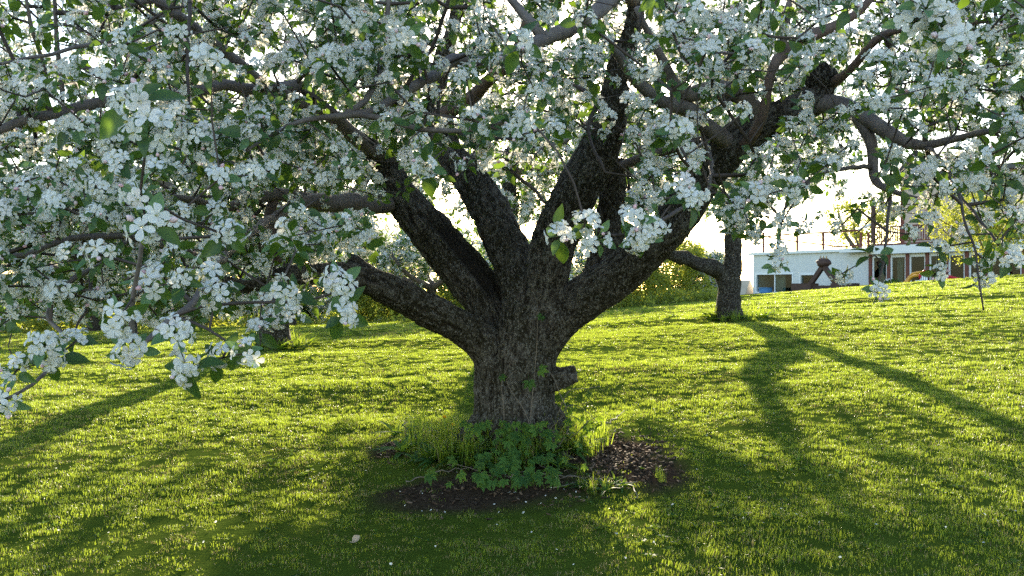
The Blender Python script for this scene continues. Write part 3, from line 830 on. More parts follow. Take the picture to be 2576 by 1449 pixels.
HERO = [(345, 258, 1.80), (372, 330, 1.80), (352, 490, 1.95), (372, 572, 1.92), (572, 592, 2.15), (440, 838, 2.2), (472, 932, 2.3), (300, 800, 2.2), (618, 888, 2.3), (372, 722, 2.3), (462, 708, 2.3),
        (112, 868, 2.45), (132, 905, 2.5), (192, 858, 2.6), (40, 932, 2.5), (16, 1002, 2.45), (722, 738, 2.4), (852, 716, 2.35), (868, 792, 2.35), (545, 740, 2.4), (520, 680, 2.45), (250, 640, 2.5), (560, 900, 2.35), (330, 880, 2.3),
        (1412, 592, 2.6), (1472, 558, 2.62), (1500, 602, 2.62), (1592, 552, 2.6), (1640, 580, 2.6), (1610, 600, 2.6), (1738, 500, 2.6), (1712, 480, 2.62), (1952, 668, 3.05), (2205, 732, 3.15), (2470, 700, 3.0), (2452, 460, 2.9), (1310, 112, 2.4),
        (2370, 62, 2.1), (2330, 20, 2.1), (2395, 108, 2.1), (2350, 110, 2.15), (2300, 55, 2.15), (2012, 168, 3.0), (532, 160, 2.5), (1172, 190, 3.0), (1290, 342, 2.9), (1392, 322, 2.9), (690, 800, 2.9), (650, 830, 2.8), (735, 790, 2.9)]
EXTRA = [(1954, 627, 3.1), (2200, 642, 3.2), (2357, 624, 3.1), (2360, 684, 3.1), (2115, 690, 3.3), (2473, 651, 3.0), (2108, 577, 3.4), (2019, 568, 3.3), (1966, 560, 3.2), (2290, 590, 3.3), (2330, 560, 3.3), (2520, 600, 3.1), (2550, 560, 3.1), (2420, 590, 3.2), (2540, 655, 3.0)]
cl = [P(*h) for h in HERO] + [P(*h) for h in EXTRA] + cl
cl = np.array(cl)
# ---- twigs to all of them
keepn = TP[TP[:, 3] < .075]
bare = np.array(sample_frame(380, 2.7, 6.5, .3)) + rng.normal(0, .12, (380, 3))      # shoots without blossom
pos, par, rr_, n0, tipn = grow(keepn[:, :3], keepn[:, 3], np.concatenate([cl, bare]), .11, .014, .05, rmin=.0028)
tipn = tipn[:len(cl)]
o = obj('twig', twig_mesh('twig', pos, par, rr_, n0, m_twig), tree); tag(o, kind='stuff')
ncl = len(cl)
tdir = np.array([pos[t] - pos[par[t]] if t >= 0 and par[t] >= 0 else (0, 0, 1) for t in tipn])
tdir /= np.linalg.norm(tdir, axis=1)[:, None] + 1e-9
out = cl - np.array([TB[0], TB[1], 1.9]); out /= np.linalg.norm(out, axis=1)[:, None]
cdir = .55 * tdir + .75 * out + np.array([0, 0, .45]) + rng.normal(0, .42, (ncl, 3))
cdir[:50] += np.array([0.0, -.7, .1])
cvar = rng.choice(8, ncl, p=[.16, .16, .16, .16, .14, .14, .04, .04]); cvar[:50] = np.arange(50) % 6
cscl = rng.uniform(.68, 1.08, ncl); cscl[:50] = rng.uniform(.9, 1.15, 50)
crot = [align(d, s) for d, s in zip(cdir, rng.uniform(0, 6.28, ncl))]
pxs = CX + cl[:, 0] / cl[:, 1] * F; pys = CY - (cl[:, 2] - CAMZ) / cl[:, 1] * F
inframe = (pxs > -30) & (pxs < 2606) & (pys > -30) & (pys < 1480) & (cvar < 6)
rank = np.where(inframe, cl[:, 1], 99); rank[:50] = 0
order = np.argsort(rank, kind='stable')
big = set(order[:300].tolist()); hero = set(range(50))
for i in sorted(big):
    c = VAR[cvar[i]]; T = Matrix(M4(crot[i], cl[i] - TB, cscl[i]).tolist())
    ob = bpy.data.objects.new('blossom_cluster', c['ms'] if i in hero else c['mb']); C.objects.link(ob)
    ob.parent = tree; ob.matrix_local = T
    if i in hero:
        for Tm, v in c['fl']:
            q = bpy.data.objects.new('flower', fl_me[v]); C.objects.link(q); q.parent = ob; q.matrix_local = Matrix(Tm.tolist())
        for Tm, v in c['lf']:
            q = bpy.data.objects.new('leaf', lf_me[v]); C.objects.link(q); q.parent = ob; q.matrix_local = Matrix(Tm.tolist())
    else:
        q = bpy.data.objects.new('leaf_whorl', c['ml']); C.objects.link(q); q.parent = ob; q['kind'] = 'stuff'
rest = np.array([i for i in range(ncl) if i not in big])
rb = rest[cvar[rest] < 6]
E = np.array([eul(crot[i]) for i in range(ncl)])
scatter('blossom', cl[rb], E[rb], cscl[rb], cvar[rb], src_b, tree)
scatter('foliage', cl[rest], E[rest], cscl[rest], cvar[rest], src_l, tree)

# ------------------------------------------------------------------ the orchard and shrubs behind
def back_tree(name, label, cat, base, height, rad, tr, ncl_, scl, seed, group, low=1.5, trunk=None, style='blossom', limbs=5, lean=0.0, xl=()):
    global rng
    keep = rng; rng = np.random.default_rng(seed)
    bx, by = base; bz = float(H(bx, by)); B0 = np.array([bx, by, bz])
    root = empty(name, B0, label, cat, group)
    if trunk is None:
        hs = height * rng.uniform(.28, .36)
        trunk = [(0, 0, -.15, tr * 1.5), (0, 0, .10, tr * 1.15), (lean * .4, 0, hs * .5, tr), (lean, .05, hs, tr * .95)]
    rows = spline([np.append(B0 + np.array(t[:3]), t[3]) for t in trunk], .09)
    rows[:, 3] *= 1 + .12 * np.array([mnoise.noise(Vector(q * 7)) for q in rows[:, :3]])
    g = Geo(); tube(g, rows[:, :3], rows[:, 3], 14, wob=.05); obj('trunk', g.mesh('trunk', m_oldbark if tr > .12 else m_greybark), root)
    sk_ = [rows]; top = rows[-1]
    for i in range(limbs):
        a = i * 6.283 / limbs + rng.uniform(-.5, .5); e = rad * rng.uniform(.45, .75); zt = height * rng.uniform(.5, .8)
        st = rows[-1 - int(rng.integers(0, max(1, min(6, len(rows) // 4))))]
        p0 = st[:3]; p3 = B0 + np.array([math.cos(a) * e, math.sin(a) * e, zt])
        mid = p0 * .5 + p3 * .5 + np.array([math.cos(a), math.sin(a), -.25]) * e * .16
        lr = spline([np.append(p0, st[3] * .7), np.append(mid, st[3] * .5), np.append(p3, st[3] * .22)], .15)
        g = Geo(); tube(g, lr[:, :3], lr[:, 3], 8); obj('limb', g.mesh('limb', m_bark), root); sk_.append(lr)
    for pts_ in xl:                                      # limbs traced in the photograph, at the tree's own distance
        lr = spline([np.append(P(a, b, by + dd), r_ / F * by) for a, b, dd, r_ in pts_], .1)
        lr[:, 3] *= 1 + .28 * np.array([mnoise.noise(Vector(q * 5)) for q in lr[:, :3]])
        lr[:, :3] += np.array([[mnoise.noise(Vector((q[0] * 3, q[1] * 3, q[2] * 3 + i))) * .05 for i in (0, 9, 18)] for q in lr[:, :3]])
        g = Geo(); tube(g, lr[:, :3], lr[:, 3], 12, wob=.06); obj('limb', g.mesh('limb', m_oldbark), root); sk_.append(lr)
    sk_ = np.concatenate(sk_)
    pts = []
    cz = (low + height) / 2; hz = (height - low) / 2
    while len(pts) < ncl_:
        q = rng.normal(size=3); q /= np.linalg.norm(q); q *= rng.uniform(.25, 1) ** .6
        lobe = .80 + .42 * mnoise.noise(Vector((q[0] * 1.9 + seed, q[1] * 1.9, q[2] * 1.9)))
        p = np.array([bx + q[0] * rad * lobe, by + q[1] * rad * lobe, bz + cz + q[2] * hz * lobe])
        if mnoise.noise(Vector(p * (2.2 / max(1, scl)))) < -.12: continue
        if np.hypot(p[0] - TB[0], p[1] - TB[1]) < 3.0: continue
        if style == 'blossom' and rng.random() < .62 * np.clip((q[2] * lobe + .3) / 1.0, 0, 1): continue
        pts.append(p)
    pts = np.array(pts)
    sub = pts[rng.random(len(pts)) < (.8 if scl < 1.6 else .45)]
    ps, pr, rd_, n0_, _ = grow(sk_[:, :3], sk_[:, 3], sub, .25, .03, .05, rmin=.004)
    o = obj('twig', twig_mesh('twig', ps, pr, rd_, n0_, m_twig, 4), root); o['kind'] = 'stuff'
    n = len(pts)
    src = {'blossom': src_a, 'far': far_b, 'leaf': far_l}[style]
    var = rng.choice(8, n, p=[.16, .16, .16, .16, .12, .12, .06, .06]) if style == 'blossom' else rng.integers(0, 3, n)
    o_ = pts - np.array([bx, by, bz + cz * .8]); o_ /= np.linalg.norm(o_, axis=1)[:, None]
    rot = np.array([eul(align(d, s)) for d, s in zip(o_ + rng.normal(0, .5, (n, 3)), rng.uniform(0, 6.28, n))])
    scatter('crown', pts, rot, scl * rng.uniform(.8, 1.25, n), var, src, root)
    rng = keep
    return root
GO = 'blossoming apple trees of the orchard'
T3 = G(690, 872); T2 = G(1836, 800)
back_tree('apple_tree', 'blossoming apple tree half hidden by the hanging boughs of the huge old one', 'tree', T3[:2], 4.0, 2.9, .15, 1800, 1.2, 21, GO, 1.4,
          [(0, 0, -.15, .30), (0, 0, .1, .23), (.02, 0, .6, .19), (.05, .1, 1.15, .18), (.0, .2, 1.6, .17)])
back_tree('apple_tree', 'apple tree with a forked grey trunk on the slope before the white building', 'tree', T2[:2], 4.6, 3.4, .16, 1500, 1.35, 22, GO, 1.4,
          [(0, 0, -.2, .30), (-.02, 0, .1, .21), (0, 0, .5, .17), (.05, 0, 1.0, .135), (.06, .05, 1.9, .11), (.05, .1, 2.9, .08)], xl=[[(1832, 735, 0, 18), (1812, 692, -.1, 19), (1760, 662, -.3, 18), (1722, 648, -.4, 16), (1690, 640, -.5, 15), (1640, 600, -.7, 12), (1600, 520, -.9, 9)]])
back_tree('apple_tree', 'blossoming apple tree directly behind the thick creeper-covered trunk', 'tree', (-0.05, 14.2), 4.3, 3.5, .15, 1400, 1.4, 23, GO, 1.15,
          [(0, 0, -.15, .22), (0, 0, .1, .18), (-.02, 0, 1.0, .15), (0, .05, 2.0, .13), (.02, .1, 2.9, .10)])
spec = [(-7.6, 17.5, 3.4, 2.7, .14, 1000, 1.4, 'blossom', 1.2), (-10.2, 21.5, 3.3, 3.0, .15, 380, 1.1, 'far', 1.1), (-2.4, 24.5, 3.1, 2.8, .13, 330, 1.1, 'far', .9), (-6.4, 25.5, 3.2, 3.0, .14, 340, 1.1, 'far', .9),
        (-13.2, 17.5, 3.6, 3.0, .15, 380, 1.1, 'far', 1.1), (-15.5, 27, 3.6, 3.2, .15, 320, 1.2, 'far', .8), (-10.5, 31, 3.8, 3.4, .15, 320, 1.3, 'far', .7), (2.2, 27, 2.9, 2.6, .13, 260, 1.1, 'far', .7), (-1.0, 34, 3.9, 3.4, .15, 300, 1.3, 'far', .6), (-5.5, 36, 4.0, 3.4, .15, 300, 1.3, 'far', .6)]
labs = ['blossoming apple tree with a slim trunk, second behind the low left bough', 'far apple tree with two leaning grey stems at the edge of the lawn', 'far apple tree with a dead upright stub, seen between the low bough and hollow limb',
        'far blossoming apple tree standing behind the low left bough', 'blossoming apple tree behind the ends of the hanging left boughs', 'pale far apple tree by the wood edge past the lawn', 'tall pale far apple tree in the last orchard row on the downhill side', 'low far apple tree seen through the fork of the thick trunk', 'far apple tree past the lawn crest behind the hollow limb', 'far apple tree past the lawn crest behind the low bough']
for i, (x, y, h, r_, tr, n, sc, st, low) in enumerate(spec):
    back_tree('apple_tree', labs[i], 'tree', (x, y), h, r_, tr, n, sc, 40 + i, GO, low, None, st, 5, rng.uniform(-.3, .3))
shr = [(-18, 28, 3.2, 2.2, 'downhill end of the lawn'), (-14.5, 29, 2.8, 2.2, 'yellow-green thicket by the two-stemmed far apple tree'), (-11.2, 29.5, 2.6, 2.0, ''), (-7.9, 30, 2.7, 2.2, ''), (-4.4, 30.5, 2.5, 2.1, ''), (-1.2, 31, 2.4, 2.0, ''), (1.6, 32, 2.2, 1.9, ''), (4.4, 34, 3.0, 2.0, ''), (6.4, 36, 3.3, 2.1, ''), (8.4, 38.5, 2.7, 1.7, '')]
shl = ['yellow-green shrub at the downhill end of the wood edge', 'yellow-green shrub beside the two-stemmed far apple tree', 'spring-green shrub next to the two-stemmed apple tree on its uphill side', 'spring-green shrub beyond the crest behind the half hidden apple tree', 'spring-green shrub beyond the crest under the low bough',
       'low shrub beyond the crest in the gap under the hollow limb', 'low shrub beyond the crest behind the thick trunk', 'pale bush on the lawn crest under the big leaning right limb', 'wide pale bush on the lawn crest near the forked grey trunk', 'small pale bush on the crest just beside the forked grey trunk']
for i, (x, y, h, r_, _) in enumerate(shr):
    back_tree('shrub', shl[i], 'shrub', (x, y), h, r_, .05, 480, 1.15, 70 + i, 'shrubs along the lawn crest', -.4, [(0, 0, -.1, .06), (0, 0, .3, .05), (.05, 0, .7, .04)], 'leaf' if i % 3 else 'far', 5)
back_tree('shrub', 'bright yellow-green leafy shrub before the glass front of the building', 'shrub', (20.6, 38.5), 4.4, 2.9, .05, 520, 1.1, 91, 'shrubs along the lawn crest', .6, [(0, 0, -.1, .06), (0, 0, .5, .05), (.05, 0, 1.2, .04)], 'leaf', 5)
back_tree('tree', 'leafy tree rising behind the roof railing of the white building', 'tree', (31, 78), 9.5, 4.0, .2, 260, 2.2, 92, None, 2.5, None, 'leaf', 6)

up_, us_ = [], []                                        # brambles and tall weeds past the crest
for i in range(2400):
    x, y = (rng.uniform(-24, 7.5), rng.uniform(25.5, 38)) if i < 1500 else (rng.uniform(1.5, 8), rng.uniform(32, 40))
    if x > 2 and y < 31: continue
    hh_ = (fbm(x * .35, y * .35, 4) - .2) * 1.5
    up_.append((x, y, float(H(x, y)) + max(.05, rng.random() ** 1.5 * hh_))); us_.append(rng.uniform(.8, 1.6))
o = scatter('undergrowth', up_, rng.normal(0, 1, (len(up_), 3)), us_, rng.integers(0, 3, len(up_)), far_l)
tag(o, 'tangled yellow-green undergrowth beyond the lawn crest', 'undergrowth', kind='stuff')

# ------------------------------------------------------------------ the white building on the crest
BA = np.array([17.5, 64.0]); BE = np.array([.55, -.835]); BN = np.array([-.835, -.55])      # corner, along the front, outward
m_siding = NT('white_siding')
k = m_siding
gco = k.coord('Object')
sep = k.n('ShaderNodeSeparateXYZ'); k.l(gco, sep.inputs[0])
saw = k.math('FRACT', k.math('MULTIPLY', sep.outputs[2], 1 / .115))
nn = k.noise(3, 4, gco)
c = k.ramp(nn, [(0.3, (0.66, 0.68, 0.70)), (0.7, (0.76, 0.77, 0.78))])
m_siding = k.done(k.pbsdf(c, 0.6, 0.3, saw, 0.9, 0.02))
m_white = plain('white_trim', (0.78, 0.79, 0.80), .5, .05)
m_redwood = plain('red_brown_wood', (0.16, 0.055, 0.040), .6, .25, 6)
m_darkwood = plain('dark_brown_timber', (0.075, 0.042, 0.034), .7, .25, 5)
m_beige = plain('beige_wall', (0.50, 0.42, 0.36), .7, .08)
m_room = plain('room_wall', (0.05, 0.055, 0.05), .8, .15, 1)
m_curt = plain('curtain', (0.36, 0.40, 0.36), .8, .12, 4)
m_roof = plain('roof_felt', (0.10, 0.10, 0.10), .9)
k = NT('window_glass')
gl = k.n('ShaderNodeBsdfGlossy'); gl.inputs[1].default_value = .03; gl.inputs[0].default_value = (.9, .95, 1, 1)
tr_ = k.n('ShaderNodeBsdfTransparent'); tr_.inputs[0].default_value = (.62, .68, .66, 1)
mx = k.n('ShaderNodeMixShader'); mx.inputs[0].default_value = .018; k.l(tr_.outputs[0], mx.inputs[1]); k.l(gl.outputs[0], mx.inputs[2])
m_glass = k.done(mx)

def BX(p):                        # (along, outward, z) -> world
    q = BA + BE * p[0] + BN * p[1]
    return (q[0], q[1], p[2])
def bs(sx, n=0.0):                # photo column (3264 wide) -> distance along the front
    u = (sx * .78922 - CX) / F
    A0 = BA + BN * n
    return (A0[1] * u - A0[0]) / (BE[0] - BE[1] * u)
def bz(sx, sy, n=0.0):            # photo pixel -> height on the front
    s = bs(sx, n); y = (BA + BE * s + BN * n)[1]
    return CAMZ + (CY - sy * .78922) / F * y
bld = empty('building', (BA[0], BA[1], 0.0), 'long flat-roofed white building with glass doors and a brown-railed roof deck', 'building')
def bpart(name, boxes, mt, parent=None, label=None):
    g = Geo()
    for lo, hi in boxes: box(g, lo, hi, 0, BX)
    o = obj(name, g.mesh(name, mt, False), parent or bld)
    if label: o['label'] = label
    return o
Z0, ZT = -.5, 3.80                 # foot (below the lawn) and wall top
S1 = bs(2773)                      # end of the white part
SE = bs(3420)
wins = [(2412, 2526, 876, 930), (2553, 2594, 877, 935), (2654, 2696, 873, 935)]
wb = [(bs(a), bs(b), bz(a, d), bz(a, c_)) for a, b, c_, d in wins]
xsw = [0.0]
bx_ = []
prev = 0.0
for s0, s1, z0, z1 in wb:
    bx_.append(((prev, -.25, Z0), (s0, 0, ZT)))
    bx_.append(((s0, -.25, Z0), (s1, 0, z0))); bx_.append(((s0, -.25, z1), (s1, 0, ZT)))
    prev = s1
bx_.append(((prev, -.25, Z0), (S1 - .003, 0, ZT)))
bpart('wall', bx_, m_siding)
bpart('wall', [((0.003, -9, Z0), (.25, -.253, ZT - .003))], m_siding, label='white end wall')
bpart('wall', [((.26, -9, Z0), (SE, -8.8, ZT - .003))], m_room)
bpart('wall', [((.26, -5.4, Z0), (SE, -5.2, ZT - .006))], m_room)
bpart('wall', [((SE + .003, -9, Z0), (SE + .25, .3, ZT - .003))], m_siding)
bpart('floor', [((.26, -5.2, .80), (SE, -.26, 1.12))], m_room)
bpart('roof', [((-.25, -9.2, ZT), (SE, -.02, ZT + .12))], m_roof)
bpart('fascia', [((-.3, -.015, ZT - .03), (S1 + .3, .22, ZT + .16))], m_white)
bpart('eave', [((S1 - 1.6, .225, ZT - .12), (S1 + .6, .9, ZT + .10))], m_white)
FT = ZT + .36
bpart('fascia', [((S1 + .35, -.012, ZT - .28), (SE, .45, FT - .125))], m_white)
for wi, (s0, s1, z0, z1) in enumerate(wb):
    fr_ = .09
    w = bpart('window', [((s0 - fr_, .003, z0 - fr_), (s1 + fr_, .06, z0)), ((s0 - fr_, .003, z1), (s1 + fr_, .06, z1 + fr_)), ((s0 - fr_, .003, z0), (s0, .06, z1)), ((s1, .003, z0), (s1 + fr_, .06, z1))], m_white)
    cuts = [s0, s0 + (s1 - s0) * .5, s1] if wi == 0 else [s0, s1]
    for a, b in zip(cuts[:-1], cuts[1:]):
        bpart('pane', [((a + .03, -.10, z0 + .02), (b - .03, -.085, z1 - .02))], m_glass, w)
    for a in cuts[1:-1]: bpart('mullion', [((a - .04, -.12, z0), (a + .04, -.05, z1))], m_white, w)
bpart('curtain', [((wb[0][0] + 1.3, -.5, wb[0][2]), (wb[0][0] + 2.2, -.45, wb[0][3]))], m_curt)
posts = [2776, 2834, 2894, 2957, 3018, 3083, 3142, 3205, 3265, 3330]
for i, sx in enumerate(posts):
    s = bs(sx)
    bpart('post', [((s - .10, -.12, Z0), (s + .10, .10, ZT - .285))], m_redwood)
    if i + 1 < len(posts):
        a, b = s + .10, bs(posts[i + 1]) - .10
        d = bpart('glass_door', [((a + .002, -.08, .3), (a + .11, .0, ZT - .29)), ((b - .11, -.08, .3), (b - .002, .0, ZT - .29)), ((a + .11, -.08, ZT - .5), (b - .11, .0, ZT - .29)), ((a + .11, -.08, .3), (b - .11, .0, .55))], m_white)
        bpart('pane', [((a + .11, -.05, .55), (b - .11, -.035, ZT - .5))], m_glass, d)
        if i in (0, 1, 3): bpart('curtain', [((a + .1, -.6, .4), (a + (b - a) * (.95 if i == 3 else .45), -.54, ZT - .4))], m_curt if i != 3 else m_white)
# roof deck, rails and upper storey
bpart('deck', [((S1 + .4, -6, FT - .12), (SE, .30, FT))], m_redwood)
n_b = int((SE - S1 - .6) / .155)
rail = bpart('railing', [((S1 + .5, .10, FT + 1.0), (SE, .22, FT + 1.08)), ((S1 + .5, .12, FT + .10), (SE, .20, FT + .16))], m_redwood)
me_b = None
for i in range(n_b):
    s = S1 + .62 + i * .155
    if me_b is None:
        g = Geo(); box(g, (-.024, .135, FT + .16), (.024, .185, FT + 1.0), 0, lambda p: (BE[0] * p[0] + BN[0] * p[1], BE[1] * p[0] + BN[1] * p[1], p[2])); me_b = g.mesh('baluster', m_redwood, False)
    q = bpy.data.objects.new('baluster', me_b); C.objects.link(q); q.parent = rail
    w = BA + BE * s; q.location = (w[0], w[1], 0)
sp = bs(2784)
bpart('rail_post', [((sp - .12, -.05, FT), (sp + .12, .09, FT + 3.0))], m_darkwood, label='tall dark post at the deck corner')
rails = [(2424, 754), (2520, 745), (2615, 741), (2735, 733)]
lows = [(2440, 756), (2525, 769), (2620, 780), (2660, 786), (2728, 782)]
g = Geo(); tube(g, [BX((bs(a), -.3, bz(a, b))) for a, b in rails], .06, 6); obj('rail', g.mesh('rail', m_redwood), bld)
g = Geo(); tube(g, [BX((bs(a), -.3, bz(a, b))) for a, b in lows], .05, 6); obj('rail', g.mesh('rail', m_redwood), bld)
for sx in (2424, 2532, 2615, 2735, 2759):
    s = bs(sx); bpart('rail_post', [((s - .06, -.36, ZT + .12), (s + .06, -.24, bz(sx, 740)))], m_redwood)
sa, sb = bs(2733), bs(2782)
g = Geo(); tube(g, [BX((sa, -.1, bz(2733, 731))), BX((sb, -.1, bz(2782, 712)))], .09, 6); obj('handrail', g.mesh('handrail', m_white), bld)
su = bs(2873, -3.0)
bpart('upper_wall', [((su + .2, -8, FT), (SE + 6, -3.0, FT + 4.2))], m_beige)
bpart('corner_board', [((su - .05, -3.2, FT), (su + .197, -2.95, FT + 4.2))], m_redwood)
bpart('upper_roof', [((su - .5, -8.5, FT + 4.2), (SE + 6, -2.4, FT + 4.5))], m_roof)

# ------------------------------------------------------------------ things before the building
def gz_at(x, y): return float(H(x, y))
def beam(g, a, b, w, m=0):
    u, v, d = frame(np.array(b) - np.array(a), (BN[0], BN[1], 0))
    pts = []
    for p in (a, b):
        for s_, t_ in ((-1, -1), (1, -1), (1, 1), (-1, 1)): pts.append(np.array(p) + u * s_ * w + v * t_ * w)
    g.add(pts, [(0, 1, 2, 3), (7, 6, 5, 4), (0, 4, 5, 1), (1, 5, 6, 2), (2, 6, 7, 3), (3, 7, 4, 0)], m)
NA = 3.0
def AF(sx, sy): return np.array(BX((bs(sx, NA), NA, bz(sx, sy, NA))))
afoot = AF(2625, 928); afoot[2] = gz_at(afoot[0], afoot[1])
af = empty('timber_swing', afoot, 'dark brown timber A-frame with a carved finial before the white wall', 'play frame')
for q, (fx, wx) in enumerate(((2568, 2562), (2682, 2690))):
    f0 = AF(fx, 930); f0[2] = afoot[2] - .1
    g = Geo(); beam(g, f0, AF(2625, 846), .13); obj('leg', g.mesh('leg', m_darkwood, False), af)
    s = bs(wx, NA)
    g = Geo(); box(g, (s - .75, NA - .5, afoot[2] - .1), (s + .75, NA + .3, afoot[2] + .42), 0, BX); obj('bench', g.mesh('bench', m_darkwood, False), af)
g = Geo(); beam(g, AF(2588, 916), AF(2668, 916), .12); obj('crossbar', g.mesh('crossbar', m_darkwood, False), af)
fc_ = AF(2625, 837)
fin = obj('finial', lump_mesh('finial', fc_, .42, .30, .26, 4, .25, m_darkwood, 10), af)
for dx in (-.22, 0, .22):
    g = Geo(); p = fc_ + np.array([BE[0] * dx, BE[1] * dx, .2]); tube(g, [p, p + np.array([0, 0, .22])], [.08, .03], 6)
    obj('finial_spike', g.mesh('finial_spike', plain('pale_carved_wood', (.34, .24, .13))), fin)
m_yel = plain('yellow_paint', (0.62, 0.30, 0.03), .45, .12)
m_redp = plain('red_plastic', (0.50, 0.02, 0.04), .4, .1)
NY = 4.5
def YF(sx, sy, n=NY): return np.array(BX((bs(sx, n), n, bz(sx, sy, n))))
yb = YF(2880, 912)
yf = empty('play_digger', yb, 'yellow bent-tube play frame with red grips before the glass doors', 'play frame')
for dn, pts in ((0.0, [(2853, 914), (2884, 902), (2899, 884), (2909, 873), (2930, 869), (2945, 867)]), (.7, [(2884, 912), (2894, 900), (2902, 886), (2911, 880), (2922, 879), (2932, 878)])):
    pp = np.array([YF(a, b, NY + dn) for a, b in pts]); pp[0, 2] -= .35
    g = Geo(); tube(g, pp, .085, 8); arm = obj('arm', g.mesh('arm', m_yel), yf)
    e = pp[-1]; g = Geo(); tube(g, [e, e + (pp[-1] - pp[-2]) * .12, e + (pp[-1] - pp[-2]) * .25], [.12, .14, .10], 8); obj('grip', g.mesh('grip', m_redp), arm)
    g = Geo(); tube(g, [e, e + np.array([0, 0, -.22])], [.08, .03], 6); obj('grip', g.mesh('grip', m_redp), arm)
f1 = YF(2888, 900); f2 = YF(2876, 915); f2[2] -= .4
g = Geo(); tube(g, [f1, f2], .07, 8); obj('leg', g.mesh('leg', m_yel), yf)
f1 = YF(2896, 890, NY + .7); f2 = YF(2884, 915, NY + .7); f2[2] -= .4
g = Geo(); tube(g, [f1, f2], .07, 8); obj('leg', g.mesh('leg', m_yel), yf)
# red slide, white chair, blue tub, clay pot, canvas cover
c0 = YF(3040, 893, 3.0); zf = gz_at(c0[0], c0[1])
rsl = empty('slide', (c0[0], c0[1], zf), 'low red plastic slide on the grass before the glass doors', 'slide')
pth = [YF(3012, 885, 3.0), YF(3030, 890, 3.0), YF(3056, 897, 3.0)]
pth = np.array(pth); up = np.array([0, 0, 1.0]); sdv = np.array([BN[0], BN[1], 0])
g = Geo(); V = []
for p in pth:
    for o_, h_ in ((-.32, .16), (-.28, 0), (.28, 0), (.32, .16), (.28, -.05), (-.28, -.05)): V.append(p + sdv * o_ + up * h_)
Fc = []
for i in range(2):
    for j in range(6): Fc.append((i * 6 + j, i * 6 + (j + 1) % 6, i * 6 + 6 + (j + 1) % 6, i * 6 + 6 + j))
g.add(V, Fc); obj('chute', g.mesh('chute', m_redp, False), rsl)
g = Geo(); box(g, (bs(3012, 3.0) - .3, 2.75, zf - .1), (bs(3012, 3.0) + .1, 3.25, pth[0][2] - .06), 0, BX); obj('ladder_block', g.mesh('ladder_block', m_redp, False), rsl)
cs = bs(2938, .9); cz0 = bz(2938, 918, .9)
ch = empty('garden_chair', BX((cs, .9, cz0)), 'white plastic chair in front of the glass door by the yellow play frame', 'chair')
for a in (-.24, .20):
    for b in (.70, 1.10):
        g = Geo(); box(g, (cs + a, b, cz0 - .3), (cs + a + .05, b + .05, cz0 + .42), 0, BX); obj('leg', g.mesh('leg', m_white, False), ch)
g = Geo(); box(g, (cs - .26, .68, cz0 + .42), (cs + .27, 1.18, cz0 + .46), 0, BX); obj('seat', g.mesh('seat', m_white, False), ch)
for i in range(4):
    g = Geo(); box(g, (cs - .25 + i * .135, .68, cz0 + .46), (cs - .16 + i * .135, .72, cz0 + .88), 0, BX); obj('back_slat', g.mesh('back_slat', m_white, False), ch)
g = Geo(); box(g, (cs - .27, .67, cz0 + .88), (cs + .28, .73, cz0 + .95), 0, BX); obj('top_rail', g.mesh('top_rail', m_white, False), ch)
def lathe(g, c, prof, k_=14, m=0):
    V, Fc = [], []
    for z, r_ in prof:
        for j in range(k_): V.append((c[0] + r_ * math.cos(j * 6.283 / k_), c[1] + r_ * math.sin(j * 6.283 / k_), c[2] + z))
    for i in range(len(prof) - 1):
        for j in range(k_): Fc.append((i * k_ + j, i * k_ + (j + 1) % k_, (i + 1) * k_ + (j + 1) % k_, (i + 1) * k_ + j))
    Fc.append(tuple(range(k_ - 1, -1, -1))); g.add(V, Fc, m)
p = YF(2440, 921, 1.2)
g = Geo(); lathe(g, (p[0], p[1], p[2] - .45), [(0, .38), (.3, .46), (.52, .48), (.55, .52), (.55, .45), (.3, .42), (.06, .34), (.05, .001)])
tag(obj('tub', g.mesh('tub', plain('blue_plastic', (.10, .26, .55), .4))), 'small light blue tub under the wide window of the white wall', 'tub')
p = YF(2748, 920, 1.2)
g = Geo(); lathe(g, (p[0], p[1], p[2] - .4), [(0, .2), (.5, .3), (.5, .35), (.62, .35), (.62, .28), (.45, .26), (.4, .001)])
tag(obj('plant_pot', g.mesh('plant_pot', plain('terracotta', (.38, .17, .10), .8))), 'terracotta pot at the corner of the white wall and glass front', 'pot')
p = YF(2846, 918, 2.0)
pl = empty('potted_plant', p, 'dark potted plant with white blooms beside the yellow play frame', 'plant')
g = Geo(); lathe(g, (p[0], p[1], p[2] - .4), [(0, .25), (.35, .35), (.4, .38), (.4, .32), (.3, .001)]); obj('pot', g.mesh('pot', m_roof), pl)
g = Geo(); fw = Geo()
for i in range(60):
    d = np.array([random.gauss(0, 1), random.gauss(0, 1), abs(random.gauss(.4, .7))]); d /= np.linalg.norm(d)
    q = p + np.array([0, 0, .1]) + d * .3
    g.addg(leaf_geo(.3, .07), M4(align(d, random.uniform(0, 6)) @ np.array([[0, 0, 1], [0, 1, 0], [-1, 0, 0]]).T, q))
    if i % 12 == 0: fw.addg(fl_geos[1], M4(align(d, 0), q + d * .25, 5))
obj('foliage', g.mesh('foliage', m_leaf), pl); obj('bloom', fw.mesh('bloom', [m_petal, m_stamen]), pl)
ta = [(bs(2352, 0) , 1.6), (-.15, 1.6)]
g = Geo()
zt = bz(2375, 893); zl = -.3
V = [BX((-3.6, 1.2, zl)), BX((-3.6, -1.4, zl)), BX((-.35, -1.4, zl)), BX((-.35, 1.2, zl)), BX((-3.0, -.1, zt)), BX((-.35, -.1, zt))]
g.add(V, [(0, 3, 5, 4), (1, 4, 5, 2), (0, 4, 1), (3, 2, 5)])
